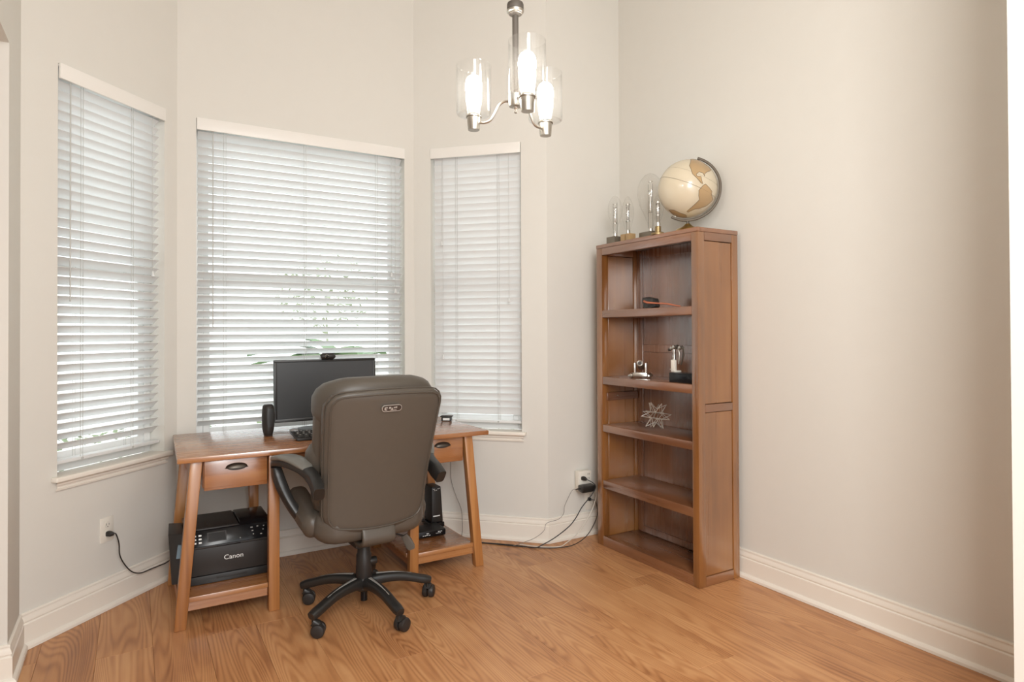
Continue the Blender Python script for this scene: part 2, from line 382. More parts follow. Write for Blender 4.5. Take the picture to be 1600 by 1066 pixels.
# ------------------------------------------------------------------ windows, sills, blinds
FRAMES = {1: (Vector(PATH[1]), Vector(PATH[2]), .160, .748, 'left bay wall'), 2: (Vector(PATH[2]), Vector(PATH[3]), .092, 1.276, 'centre bay wall behind the desk'),
          3: (Vector(PATH[3]), Vector(PATH[4]), .114, .702, 'right bay wall')}
SILL = .662
BL = {1: ('narrow white slatted blind on the left bay wall, slats half open', 40, [.136, .41], [(.064, 1.41)], [(.518, 1.56)]),
      2: ('wide white slatted blind behind the desk and monitor, slats open to daylight', 35, [.143, .575, 1.008], [(.082, 1.30)], [(1.099, 1.62), (1.125, 1.52)]),
      3: ('narrow white slatted blind on the right bay wall, slats closed', 71, [.160, .435], [], [(.073, 1.819), (.079, 1.105), (.509, 1.453)])}
for k, (a, b, t0, t1, where) in FRAMES.items():
    d = (b - a).normalized(); rz = math.atan2(d.y, d.x); n = Vector((-d.y, d.x)); p = a + d * t0; L_ = t1 - t0; H = 2.43 - SILL
    # window (frame in the outer part of the wall)
    w = bpy.data.objects.new('window_%d' % k, None); S.collection.objects.link(w); w.location = (p.x, p.y, SILL); w.rotation_euler = (0, 0, rz); struct(w)
    g = G(); fy0, fy1 = .085, .139
    g.box(.001, .04, fy0, fy1, 0, H - .001).box(L_ - .04, L_ - .001, fy0, fy1, 0, H - .001).box(.04, L_ - .04, fy0, fy1, 0, .045).box(.04, L_ - .04, fy0, fy1, H - .046, H - .001)
    build('window_frame', g, VINYL, w, world=False, bevel=.003, seg=1)
    zr = 1.575 - SILL
    g = G(); g.box(.04, .075, .09, .115, .045, zr + .02).box(L_ - .075, L_ - .04, .09, .115, .045, zr + .02).box(.075, L_ - .075, .09, .115, .045, .085).box(.075, L_ - .075, .09, .115, zr - .03, zr + .02)
    build('lower_sash', g, VINYL, w, world=False, bevel=.002, seg=1)
    g = G(); g.box(.04, .07, .117, .137, zr - .02, H - .046).box(L_ - .07, L_ - .04, .117, .137, zr - .02, H - .046).box(.07, L_ - .07, .117, .137, H - .08, H - .046).box(.07, L_ - .07, .117, .137, zr - .02, zr + .02)
    build('upper_sash', g, VINYL, w, world=False, bevel=.002, seg=1)
    build('pane', G().box(.073, L_ - .073, .101, .105, .083, zr - .028), GLASS, w, world=False)
    build('pane', G().box(.068, L_ - .068, .126, .130, zr + .018, H - .078), GLASS, w, world=False)
    # stool and apron
    t = bpy.data.objects.new('trim_%d' % k, None); S.collection.objects.link(t); t.location = (p.x, p.y, SILL); t.rotation_euler = (0, 0, rz); struct(t)
    e = .03
    g = G(); g.prism([(-e, -.036), (L_ + e, -.036), (L_ + e, -.0005), (L_ - .0005, -.0005), (L_ - .0005, .084), (.0005, .084), (.0005, -.0005), (-e, -.0005)], -.0215, -.0003)
    build('sill_board', g, TRIM, t, world=False, bevel=.005, seg=3)
    ap = [(-.0005, -.0605), (-.010, -.0605), (-.0115, -.052), (-.0075, -.049), (-.0075, -.042), (-.013, -.040), (-.015, -.036), (-.015, -.030), (-.022, -.0225), (-.0005, -.0225)]
    g = G().loft([[(x + (.012 if x < .1 else -.012) * (1 if yy > -.008 else 0), yy, zz) for yy, zz in ap] for x in (-.014, L_ + .014)])
    build('sill_apron', g, TRIM, t, world=False, smooth=True, angle=25)
    # blind
    lab, tilt, ladders, wands, tassels = BL[k]
    bl = thing('window_blind', lab, 'window blind', (p.x, p.y, SILL), rz, 'slatted window blinds in the bay'); tl = R(tilt)
    build('valance', G().box(.002, L_ - .002, -.013, -.001, H - .064, H + .001).box(.002, L_ - .002, -.001, .011, H - .012, H - .002), VALM, bl, world=False, bevel=.002)
    build('headrail', G().box(.006, L_ - .006, .018, .070, H - .050, H - .004), VINYL, bl, world=False, bevel=.002)
    cy = .045; sw = .0255
    prof = []
    for s_ in (-1, -.5, 0, .5, 1): prof.append((s_ * sw, .0022 * (1 - s_ * s_) + .0012))
    for s_ in (1, .5, 0, -.5, -1): prof.append((s_ * sw, .0022 * (1 - s_ * s_) - .0012))
    def rot(y_, z_): return (y_ * math.cos(tl) + z_ * math.sin(tl), -y_ * math.sin(tl) + z_ * math.cos(tl))
    g = G().loft([[(x, *rot(*q)) for q in prof] for x in (.009, L_ - .009)])
    z = H - .078; first = None
    while z > .085:
        if first is None: first = build('slat', g, SLAT, bl, world=False, smooth=True, angle=50); first.location = (0, cy, z)
        else: copy_to(first, bl, (0, cy, z))
        z -= .0425
    build('bottom_rail', G().box(.008, L_ - .008, cy - .026, cy + .026, .044, .060), SLAT, bl, world=False, bevel=.004, seg=3)
    for x in ladders:
        g = G(); yo = sw * math.cos(tl) + .0022
        for dx in (-.006, .006):
            g.box(x + dx - .0007, x + dx + .0007, cy - yo - .0007, cy - yo + .0007, .050, H - .05)
            g.box(x + dx - .0007, x + dx + .0007, cy + yo - .0007, cy + yo + .0007, .050, H - .05)
        build('ladder_cord', g, CORD, bl, world=False)
        build('rail_button', G().cyl((x, 0, .052), .006, cy - .0285, cy - .026, 12, 'Y'), CORD, bl, world=False)
    for x, zz in wands:
        build('tilt_wand', G().cyl((x, .006, 0), .0028, zz - SILL, H - .062, 8), CORD, bl, world=False)
    for x, zz in tassels:
        z0 = zz - SILL
        build('pull_cord', G().cyl((x, .008, 0), .0009, z0 + .02, H - .06, 6), CORD, bl, world=False)
        build('tassel', G().lathe([(.0015, z0 + .024), (.004, z0 + .020), (.005, z0 + .010), (.008, z0), (.007, z0 - .003), (.002, z0 - .004)], 12, (x, .004, 0)), SLAT, bl, world=False, smooth=True)

# ------------------------------------------------------------------ chandelier
HB = (1.115, 1.84)
ch = thing('chandelier', 'three-light chandelier with clear glass cylinder shades hanging by a chain', 'chandelier', (HB[0], HB[1], 2.02))
build('ceiling_canopy', G().lathe([(.004, 3.70), (.03, 3.705), (.055, 3.72), (.062, 3.735), (.062, 3.7495)], 28, (*HB, 0)), DKMET, ch, smooth=True)
zc = 2.392; i = 0; link0 = None
while zc < 3.69:
    if i < 2:
        lp = []
        for j in range(20):
            a = 2 * math.pi * j / 20; w_ = .0075 * math.cos(a); hz = .019 * math.sin(a)
            lp.append((HB[0] + (w_ if i == 0 else 0), HB[1] + (w_ if i else 0), 2.392 + hz + .008))
        o = build('chain_link', G().sweep(lp, .0038, n=6, closed=True), DKMET, ch, smooth=True)
        if i == 0: link0 = o
        else: link1 = o; o.location = (0, 0, .030)
    else: copy_to(link1 if i % 2 else link0, ch, (0, 0, .030 * i))
    zc += .030; i += 1
build('collar', G().lathe([(.006, 2.390), (.020, 2.389), (.0265, 2.386), (.0285, 2.380), (.0285, 2.366), (.0268, 2.362), (.0268, 2.356), (.021, 2.352), (.021, 2.348), (.016, 2.345), (.0106, 2.343)], 32, (*HB, 0)), MATTB, ch, smooth=True, angle=30)
build('collar_ring', G().lathe([(.0272, 2.3635), (.0295, 2.361), (.0290, 2.357), (.0265, 2.3545), (.0232, 2.353), (.0232, 2.349), (.019, 2.3475)], 32, (*HB, 0), cap=False), NICK, ch, smooth=True)
build('stem', G().cyl((*HB, 0), .0105, 2.068, 2.346, 24), MATTB, ch, smooth=True)
build('hub', G().lathe([(.011, 2.078), (.022, 2.076), (.0245, 2.073), (.0245, 2.040), (.022, 2.034), (.008, 2.032)], 32, (*HB, 0)), NICK, ch, smooth=True, angle=35)
build('finial', G().lathe([(.008, 2.033), (.0075, 2.028), (.004, 2.024), (.0045, 2.020), (.006, 2.018), (.005, 2.013), (.001, 2.011)], 20, (*HB, 0)), NICK, ch, smooth=True)
RR = .150
for ang in (134, 253, 14):
    a = R(ang); dx, dy = math.cos(a), math.sin(a); P = lambda r_, z: (HB[0] + dx * r_, HB[1] + dy * r_, z)
    cx, cy_ = P(RR, 0)[:2]
    pts = smooth_pts([P(.018, 2.052), P(.038, 2.056), (P(.058, 2.045)), P(.074, 2.018), P(.090, 1.996), P(.110, 1.989), P(.134, 1.992)], 5)
    arm = build('arm', G().sweep(pts, .0085, n=10), NICK, ch, smooth=True)
    build('socket_cup', G().lathe([(.004, 1.966), (.0195, 1.967), (.0205, 1.970), (.0235, 2.006), (.0235, 2.010), (.027, 2.011), (.0275, 2.014), (.026, 2.016), (.014, 2.017)], 28, (cx, cy_, 0)), NICK, arm, smooth=True, angle=35)
    prof = [(.012, 2.0175), (.050, 2.0175), (.0575, 2.020), (.0600, 2.026), (.0600, 2.190), (.0590, 2.192), (.0578, 2.190), (.0578, 2.028), (.055, 2.0215), (.049, 2.0198), (.012, 2.0198)]
    build('glass_shade', G().lathe(prof, 40, (cx, cy_, 0)), SHADE_G, arm, smooth=True, angle=35)
    build('bulb_collar', G().lathe([(.012, 2.020), (.020, 2.021), (.020, 2.046), (.014, 2.050)], 20, (cx, cy_, 0)), mat('socket_white', (.8, .78, .72), .5), arm, smooth=True, angle=35)
    build('bulb', G().lathe([(.013, 2.050), (.016, 2.060), (.024, 2.085), (.0285, 2.108), (.0290, 2.122), (.0265, 2.138), (.0195, 2.150), (.010, 2.156), (.001, 2.158)], 24, (cx, cy_, 0)), BULBM, arm, smooth=True)

# ------------------------------------------------------------------ desk
dk = thing('writing_desk', 'cherry wood writing desk with two drawers and splayed legs in the bay', 'desk', (.9, 3.39, 0))
TZ = .740
build('desktop', G().prism([(.160, 3.027), (1.648, 3.013), (1.655, 3.66), (1.572, 3.762), (.180, 3.762)], TZ - .024, TZ), DESKX, dk, bevel=.004, seg=2)
for x0 in (.165, 1.585): pass
def leg(tx, ty, bx, by, m_=DESKZ):
    w_ = .047; q = .045
    build('leg', G().hexa([(bx, by), (bx + w_, by), (bx + w_, by + q), (bx, by + q)], .001, [(tx, ty), (tx + w_, ty), (tx + w_, ty + q), (tx, ty + q)], TZ - .0245), m_, dk, bevel=.003)
leg(.213, 3.058, .150, 3.058); leg(.532, 3.058, .532, 3.058)
leg(.213, 3.625, .150, 3.632); leg(.532, 3.625, .532, 3.632)
leg(1.222, 3.058, 1.212, 3.058); leg(1.524, 3.058, 1.592, 3.058)
leg(1.222, 3.625, 1.212, 3.632); leg(1.524, 3.625, 1.592, 3.632)
for s_, (xa, xb) in ((0, (.262, .530)), (1, (1.271, 1.522))):
    build('drawer_case', G().box(xa, xb, 3.085, 3.62, .590, TZ - .0245), DESKY, dk, bevel=.002, seg=1)
    dr = build('drawer', G().box(xa + .004, xb - .004, 3.064, 3.085, .582, TZ - .029), DESKX, dk, bevel=.003)
    hx = .397 if s_ == 0 else 1.397
    hg = G(); ring = []
    for jj in range(7):
        b_ = jj / 6 * math.pi / 2; rr = []
        for q in range(17):
            a = math.pi * q / 16
            rr.append((hx + math.cos(a) * .045, 3.064 - .022 * math.sin(b_) * max(math.sin(a), .08) ** .6, .672 + .0105 * 2 * math.cos(b_) * math.sin(a) ** .8))
        ring.append(rr)
    n_ = 17; vv = [p_ for r_ in ring for p_ in r_]; ff = [(i_ * n_ + j_, i_ * n_ + j_ + 1, (i_ + 1) * n_ + j_ + 1, (i_ + 1) * n_ + j_) for i_ in range(6) for j_ in range(16)]
    hg.add(vv, ff)
    hg.box(hx - .048, hx + .048, 3.0615, 3.0645, .670, .674)
    build('drawer_pull', hg, DKMET, dr, smooth=True)
    build('pull_recess', G().lathe([(.001, 3.0625), (.041, 3.0625), (.042, 3.0645)], 24, (hx, 0, 0), 'Y').deform(lambda x, y, z: (x, y, z * .34 + .674)), SLOT, dr)
# side aprons, centre apron, shelves, stretchers
for xa, xb in ((.222, .240), (1.538, 1.554)):
    build('side_apron', G().box(xa, xb, 3.10, 3.63, .62, TZ - .0245), DESKY, dk, bevel=.002, seg=1)
build('centre_apron', G().box(.579, 1.222, 3.085, 3.105, .640, TZ - .0245), DESKX, dk, bevel=.002, seg=1)
build('back_apron', G().box(.26, 1.524, 3.640, 3.658, .60, TZ - .0245), DESKX, dk, bevel=.002, seg=1)
for xa, xb, xf0, xf1 in ((.200, .575, .200, .531), (1.215, 1.60, 1.260, 1.588)):
    build('shelf', G().prism([(xf0, 3.072), (xf1, 3.072), (xf1, 3.104), (xb - .02, 3.104), (xb - .02, 3.62), (xa - .005, 3.62), (xa - .005, 3.104), (xf0, 3.104)], .108, .130), DESKX, dk, bevel=.003)
    build('shelf_apron', G().box(xf0, xf1, 3.084, 3.100, .068, .108), DESKX, dk, bevel=.002, seg=1)
build('side_stretcher', G().box(.535, .551, 3.10, 3.63, .06, .107), DESKY, dk, bevel=.002, seg=1)
build('side_stretcher', G().box(.170, .186, 3.10, 3.63, .06, .107), DESKY, dk, bevel=.002, seg=1)
build('side_stretcher', G().box(1.228, 1.244, 3.10, 3.63, .06, .107), DESKY, dk, bevel=.002, seg=1)
build('side_stretcher', G().box(1.600, 1.616, 3.10, 3.63, .06, .107), DESKY, dk, bevel=.002, seg=1)

# ------------------------------------------------------------------ bookcase (front faces -x)
bk = thing('bookcase', 'tall brown wooden bookcase with five shelves against the right wall', 'bookcase', (2.55, 2.63, 0))
X0, X1, Y0, Y1, BZ = 2.395, 2.688, 2.225, 3.022, 1.787
build('top_board', G().box(X0 - .002, X1, Y0 - .002, Y1 + .002, BZ - .022, BZ), BOOKY, bk, bevel=.003)
def side(y0, y1, outer):
    g = G().box(X0, X0 + .047, y0, y1, .001, BZ - .0225)
    build('front_stile', g, BOOKZ, bk, bevel=.002)
    build('rear_stile', G().box(X1 - .045, X1, y0, y1, .001, BZ - .0225), BOOKZ, bk, bevel=.002)
    for za, zb in ((BZ - .064, BZ - .0225), (.864, .903), (.001, .048)):
        build('side_rail', G().box(X0 + .0475, X1 - .0455, y0, y1, za, zb), BOOKX, bk, bevel=.002)
    yp0, yp1 = (y0 + .005, y1 - .004) if outer < 0 else (y0 + .004, y1 - .005)
    for za, zb in ((.904, BZ - .065), (.049, .863)):
        build('side_panel', G().box(X0 + .0495, X1 - .0475, yp0, yp1, za + .0015, zb - .0015), BOOKZ, bk, bevel=.0015, seg=1)
    build('groove_backing', G().box(X0 + .030, X1 - .030, (y0 + y1) / 2 - .004, (y0 + y1) / 2 + .004, .03, BZ - .05), BOOKDARK, bk)  # dark sheet added behind the panel gaps, standing in for groove shade
side(Y0, Y0 + .042, -1); side(Y1 - .050, Y1, 1)
ya, yb = Y0 + .042, Y1 - .050
build('header_rail', G().box(X0, X0 + .025, ya + .0005, yb - .0005, BZ - .064, BZ - .0225), BOOKY, bk, bevel=.002)
for z0, z1, mm in ((1.352, 1.395, 0), (.957, 1.002, 0), (.676, .718, 0), (.342, .388, 0)):
    build('shelf', G().box(X0 + .001, X1 - .020, ya + .0005, yb - .0005, z0, z1), BOOKY, bk, bevel=.003)
build('bottom_shelf', G().box(X0 + .022, X1 - .020, ya + .0005, yb - .0005, .030, .051), BOOKY, bk, bevel=.002)
build('kick_rail', G().box(X0, X0 + .0215, ya + .0005, yb - .0005, .001, .058), BOOKY, bk, bevel=.002)
build('back_panel', G().box(X1 - .012, X1 - .004, ya + .001, yb - .001, .02, BZ - .023), BOOKD, bk)
for y0, y1 in ((ya + .001, ya + .05), (yb - .05, yb - .001)):
    build('back_stile', G().box(X1 - .0195, X1 - .0122, y0, y1, .052, BZ - .023), BOOKD, bk, bevel=.0015, seg=1)
for z0, z1 in ((1.145, 1.190), (BZ - .075, BZ - .023), (.052, .09)):
    build('back_rail', G().box(X1 - .0195, X1 - .0122, ya + .0505, yb - .0505, z0, z1), BOOKD, bk, bevel=.0015, seg=1)
build('shelf_cleat', G().box(X0 + .03, X1 - .025, yb - .012, yb - .0002, .86, .905), BOOKX, bk, bevel=.001, seg=1)
build('screw_cap', G().lathe([(.001, yb - .0155), (.004, yb - .015), (.004, yb - .0121)], 12, (2.50, 0, .885), 'Y'), STEEL, bk, smooth=True)

# ------------------------------------------------------------------ globe
gc = Vector((2.556, 2.442, 2.033)); GR = .155
gl = thing('globe', 'antique cream desk globe tilted in a dark half-ring on a brass base', 'globe', (gc.x - .012, gc.y + .02, BZ))
vd = Vector((gc.x, gc.y, 0)).normalized(); rh = Vector((vd.y, -vd.x, 0)); AX = (rh * math.sin(R(24)) + Vector((0, 0, 1)) * math.cos(R(24))).normalized()
SD = (rh - AX * rh.dot(AX)).normalized(); FR = AX.cross(SD)  # FR away or toward
if FR.dot(vd) > 0: FR = -FR
def sph(lat, lon, r_=GR):
    """lon 0 faces the viewer side, positive to the right"""
    la, lo = R(lat), R(lon); return gc + (AX * math.sin(la) + (FR * math.cos(lo) + SD * math.sin(lo)) * math.cos(la)) * r_
g = G(); rings = []
for i in range(1, 36): rings.append([sph(-90 + 5 * i, 10 * j) for j in range(36)])
g.loft(rings)
ball = build('ball', g, GLOBE, gl, smooth=True, sub=1)
L0 = -107
def patch(name, ll, m_, dr=.0006):
    pts = []
    for i in range(len(ll)):
        a, b = ll[i], ll[(i + 1) % len(ll)]
        for k in range(3): pts.append((a[0] + (b[0] - a[0]) * k / 3, a[1] + (b[1] - a[1]) * k / 3))
    bm = bmesh.new(); vs = [bm.verts.new((p[1], p[0], 0)) for p in pts]
    fc = bm.faces.new(vs); bmesh.ops.triangulate(bm, faces=[fc])
    for _ in range(3):
        ed = [e for e in bm.edges if e.calc_length() > 7]
        if ed: bmesh.ops.subdivide_edges(bm, edges=ed, cuts=1); bmesh.ops.triangulate(bm, faces=bm.faces[:])
    bm.verts.index_update(); g = G()
    g.add([sph(v.co.y, v.co.x - L0, GR + dr) for v in bm.verts], [tuple(v.index for v in f_.verts) for f_ in bm.faces]); bm.free()
    return build(name, g, m_, ball, smooth=True)
SA = [(11, -73), (8, -62), (5, -52), (-1, -49), (-6, -35), (-13, -38), (-23, -42), (-29, -49), (-35, -54), (-39, -61), (-47, -66), (-54, -68), (-53, -74), (-45, -74), (-37, -73), (-20, -70), (-14, -76), (-5, -81), (1, -79), (7, -77)]
NA = [(60, -140), (70, -140), (72, -110), (68, -85), (60, -78), (60, -65), (50, -57), (44, -65), (38, -75), (30, -81), (25, -80), (30, -85), (29, -94), (22, -98), (18, -95), (21, -87), (15, -84), (9, -79), (9, -83), (15, -95), (19, -105), (28, -112), (34, -119), (45, -124), (55, -131)]
AN = [(-68, -150), (-64, -120), (-66, -90), (-63, -60), (-70, -20), (-85, -20), (-86, -150)]
patch('south_america', SA, LAND); patch('north_america', NA, LAND); patch('antarctica', AN, LAND)
for nm, ll in (('coast_line', SA), ('coast_line', NA), ('coast_line', AN)):
    pts = []
    for i in range(len(ll)):
        a, b = ll[i], ll[(i + 1) % len(ll)]
        for k in range(3): pts.append(sph(a[0] + (b[0] - a[0]) * k / 3, a[1] + (b[1] - a[1]) * k / 3 - L0, GR + .0006))
    build(nm, G().sweep(pts, .0020, n=5, closed=True), LANDD, ball)
build('equator_line', G().sweep([sph(0, 5 * j, GR + .0001) for j in range(72)], .0014, n=4, closed=True), LANDD, ball)
build('tropic_line', G().sweep([sph(23.5, 5 * j, GR) for j in range(72)], .0006, n=4, closed=True), LANDD, ball)
arc = [gc + (AX * math.sin(R(t)) + SD * math.cos(R(t))) * (GR + .014) for t in range(-96, 97, 4)]
build('meridian_arm', G().sweep(arc, .013, .016, side=[tuple((p - gc).normalized()) for p in arc], n=16, p=5), ARCM, gl, smooth=True, angle=50)
for s_ in (1, -1):
    build('pivot_pin', G().sweep([gc + AX * s_ * (GR - .004), gc + AX * s_ * (GR + .018)], .008, n=10), NICK, gl, smooth=True)
fb = gc + Vector((0, 0, -(GR + .012)))
bx, by = fb.x - .0, fb.y
build('base', G().lathe([(.078, BZ + .0005), (.080, BZ + .005), (.078, BZ + .012), (.070, BZ + .020), (.055, BZ + .032), (.030, BZ + .042), (.018, BZ + .052), (.013, BZ + .058)], 36, (bx, by, 0)), BRASS, gl, smooth=True)
build('post', G().cyl((bx, by, 0), .007, BZ + .056, BZ + .078, 14), DKMET, gl, smooth=True)

# ------------------------------------------------------------------ display bulbs on the bookcase
def display_bulb(label, x, y, base, r_, h, neck, m_base, shape):
    t = thing('display_bulb', label, 'light bulb', (x, y, BZ), 0, 'clear lamp bulbs on wooden and metal stands on the bookcase')
    bz = BZ + .0005
    if base[0] == 'block':
        _, w_, d_, hh = base; build('stand', G().box(x - d_ / 2, x + d_ / 2, y - w_ / 2, y + w_ / 2, bz, bz + hh), m_base, t, bevel=.0025)
        build('stand_foot', G().box(x - d_ / 2 - .006, x + d_ / 2 + .006, y - w_ / 2 - .006, y + w_ / 2 + .006, bz, bz + .006), DKMET, t, bevel=.001, seg=1)
    elif base[0] == 'twin':
        _, w_, d_, hh = base
        for q in (-1, 1): build('stand', G().box(x - d_ / 2, x + d_ / 2, y + q * w_ * .28 - w_ * .2, y + q * w_ * .28 + w_ * .2, bz, bz + hh), m_base, t, bevel=.002)
        build('clamp', G().box(x - .008, x + .008, y - w_ * .085, y + w_ * .085, bz, bz + hh * .8), BRASS, t, bevel=.001)
    else:
        _, w_, d_, hh = base
        build('stand', G().lathe([(w_ / 2, bz), (w_ / 2, bz + .008), (w_ * .42, bz + .012), (.016, bz + .014), (.016, bz + hh), (.010, bz + hh + .002)], 28, (x, y, 0)), m_base, t, smooth=True, angle=35)
    z0 = bz + hh
    build('screw_base', G().lathe([(.010, z0), (.013, z0 + .002), (.0125, z0 + .005), (.0135, z0 + .008), (.0125, z0 + .011), (.0135, z0 + .014), (.0125, z0 + .018), (.0125, z0 + .022)], 20, (x, y, 0)), STEEL, t, smooth=True)
    zb = z0 + .020; H_ = h - .020
    prof = [(max(.011, rr * r_), zb + zz * H_) for rr, zz in shape]; prof.append((.0035, zb + H_ + .004)); prof.append((.0008, zb + H_ + .007))
    env = build('glass_envelope', G().lathe(prof, 32, (x, y, 0), cap=False), BULB_G, t, smooth=True)
    # inner glass stem, arc tube, supports
    build('arc_tube', G().lathe([(.002, zb + H_ * .30), (.006, zb + H_ * .33), (.0075, zb + H_ * .45), (.0075, zb + H_ * .60), (.006, zb + H_ * .68), (.002, zb + H_ * .71)], 14, (x, y, 0)), mat('arc_tube_glass', (.62, .60, .56), .12, .4), t, smooth=True)
    fr = G()
    for q in (-1, 1): fr.cyl((x, y + q * .011 * (1 if r_ < .04 else 1.6), 0), .0010, zb, zb + H_ * .82, 6)
    for zz in (.30, .50, .70): fr.cyl((x, 0, zb + H_ * zz), .0012, y - .016, y + .016, 6, 'Y')
    build('support_wires', fr, DKMET, t)
    g2 = G()
    for zz in (.34, .66, .86) if r_ > .05 else (.28, .78): g2.lathe([(.0135, zb + H_ * zz - .0018), (.0135, zb + H_ * zz + .0018)], 20, (x, y, 0), cap=False)
    build('spring_ring', g2, STEEL, t)
EGG = [(0, 0), (.25, .06), (.34, .16), (.60, .30), (.88, .45), (1, .60), (.95, .74), (.78, .86), (.48, .96), (.2, .995)]
OVAL = [(0, 0), (.45, .05), (.62, .14), (.85, .30), (1, .48), (.95, .66), (.76, .82), (.45, .94), (.18, .99)]
BIG = [(0, 0), (.22, .05), (.26, .12), (.55, .28), (.86, .44), (1, .62), (.96, .76), (.78, .88), (.45, .97), (.2, 1.0)]
display_bulb('leftmost bulb on the bookcase, pear shaped on a square grey stand', 2.485, 2.955, ('block', .075, .075, .048), .044, .245, .02, PEWTER, EGG)
display_bulb('slim oval bulb second from the left, held between two pale wooden blocks', 2.480, 2.835, ('twin', .080, .050, .050), .036, .215, .02, mat('pale_wood_block', srgb(170, 140, 100), .5, bump=(60, .2, .15)), OVAL)
display_bulb('largest and tallest bulb on the bookcase on a long grey block', 2.550, 2.720, ('block', .105, .085, .050), .074, .335, .03, PEWTER, BIG)
display_bulb('small oval bulb nearest the globe on a round brass socket base', 2.425, 2.530, ('disc', .075, .075, .045), .030, .165, .02, mat('aged_brass', (.30, .21, .10), .4, .8), OVAL)

# ------------------------------------------------------------------ shelf ornaments
SH1, SH2, SH3 = 1.395, 1.002, .718
# rock with handle
rk = thing('ornament_hammer', 'lump of black rock with curved copper handle on the top shelf', 'ornament', (2.50, 2.685, SH1 + .0005))
bm = bmesh.new(); bmesh.ops.create_icosphere(bm, subdivisions=2, radius=1)
rnd = random.Random(3); g = G()
q8 = lambda t: math.copysign(abs(t) ** .45, t)
g.add([(2.50 + q8(v.co.x) * .032 * rnd.uniform(.85, 1.1), 2.670 + q8(v.co.y) * .050 * rnd.uniform(.9, 1.1) + q8(v.co.z) * .010, SH1 + .034 + q8(v.co.z) * .032 * rnd.uniform(.85, 1.1)) for v in bm.verts], [tuple(v.index for v in f_.verts) for f_ in bm.faces]); bm.free()
g.v = [(x, y, max(z, SH1 + .001)) for x, y, z in g.v]
build('rock', g, ROCK, rk)
pts = smooth_pts([(2.455, 2.675, SH1 + .043), (2.447, 2.64, SH1 + .034), (2.445, 2.58, SH1 + .028), (2.447, 2.50, SH1 + .022), (2.452, 2.43, SH1 + .010), (2.455, 2.40, SH1 + .006)], 5)
build('handle', G().sweep(pts, lerp_list([.012, .013, .010, .009, .008, .005], len(pts)), n=10), CLAYP, rk, smooth=True)
# cannon
cx, cy = 2.49, 2.757
cn = thing('cannon_ornament', 'miniature steel cannon on a low carriage, left on the second shelf', 'ornament', (cx, cy, SH2 + .0005))
CNR = 'cn'; z = SH2 + .0005
build('carriage', G().box(cx - .035, cx + .045, cy - .040, cy + .040, z + .010, z + .032), STEEL, cn, bevel=.003)
for q in (-1, 1):
    build('cheek', G().box(cx - .030, cx + .035, cy + q * .031 - .006, cy + q * .031 + .006, z + .0325, z + .088), STEEL, cn, bevel=.004)
    for xx in (-.028, .034):
        build('wheel', G().lathe([(.004, q * .043), (.014, q * .044), (.014, q * .052), (.009, q * .060), (.003, q * .068)] if q > 0 else [(.003, -.068), (.009, -.060), (.014, -.052), (.014, -.044), (.004, -.043)], 20, (cx + xx, cy, z + .0145), 'Y'), STEEL, cn, smooth=True)
axd = Vector((-1, .0, .28)).normalized()
def along(s_): return Vector((cx + .012, cy, z + .072)) + axd * s_
pr = [(-.05, .010), (-.044, .040), (-.02, .040), (.0, .036), (.03, .031), (.045, .034), (.052, .034), (.052, .020), (.02, .019)]
build('barrel', G().sweep([along(s_) for s_, r_ in pr[:7]], [r_ for s_, r_ in pr[:7]], n=24), NICK, cn, smooth=True, angle=50)
build('bore', G().sweep([along(.0515), along(.0527)], .020, n=20), SLOT, cn)
build('muzzle_ring', G().sweep([along(.052) + (Vector((0, 1, 0)) * math.cos(a_) + axd.cross(Vector((0, 1, 0))) * math.sin(a_)) * .0135 for a_ in [2 * math.pi * j / 24 for j in range(24)]], .006, n=8, closed=True), STEEL, cn, smooth=True)
cn.rotation_euler = (0, 0, R(42)); cn.location.x += .01
# lever machine on black box
mx, my = 2.47, 2.40
mc = thing('lever_ornament', 'small metal lever mechanism standing on a black box, right on the second shelf', 'ornament', (mx, my, SH2 + .0005)); z = SH2 + .0005
build('black_box', G().box(mx - .045, mx + .045, my - .115, my + .055, z, z + .050), BLKG, mc, bevel=.002)
build('column', G().box(mx - .02, mx - .001, my + .042, my + .068, z + .052, z + .116).box(mx - .02, mx + .02, my + .03, my + .05, z + .0505, z + .060), PLAST, mc, bevel=.003)
build('neck', G().lathe([(.011, z + .1165), (.008, z + .124), (.010, z + .135), (.006, z + .150), (.009, z + .160), (.007, z + .170)], 18, (mx - .01, my + .052, 0)), STEEL, mc, smooth=True)
build('side_screw', G().lathe([(.005, my + .069), (.002, my + .076), (.004, my + .080), (.001, my + .084)], 12, (mx - .01, 0, z + .064), 'Y'), STEEL, mc, smooth=True)
for yy, zz, rr, mm in ((.082, .168, .0075, DKMET), (.068, .177, .0085, STEEL), (.050, .182, .010, STEEL), (.028, .184, .0115, DKMET), (.008, .179, .010, STEEL)):
    build('gear', G().lathe([(rr * .3, mx - .022), (rr, mx - .019), (rr, mx - .010), (rr * .3, mx - .006)], 16, (0, my + yy, z + zz), 'X'), mm, mc, smooth=True, angle=35)
pts = smooth_pts([(mx - .010, my + .040, z + .182), (mx - .010, my + .022, z + .170), (mx - .010, my + .014, z + .140), (mx - .010, my + .020, z + .095)], 5)
build('rod', G().sweep(pts, .008, n=10), NICK, mc, smooth=True)
pts = smooth_pts([(mx - .010, my + .012, z + .186), (mx - .010, my - .010, z + .182), (mx - .010, my - .014, z + .150), (mx - .010, my - .004, z + .110), (mx - .010, my + .004, z + .092)], 6)
build('lever', G().sweep(pts, lerp_list([.006, .014, .014, .009, .010], len(pts)), .006, side=(0, 1, 0), n=12), DKMET, mc, smooth=True)
STARM = mat('star_silver', (.66, .62, .56), .3, .7)
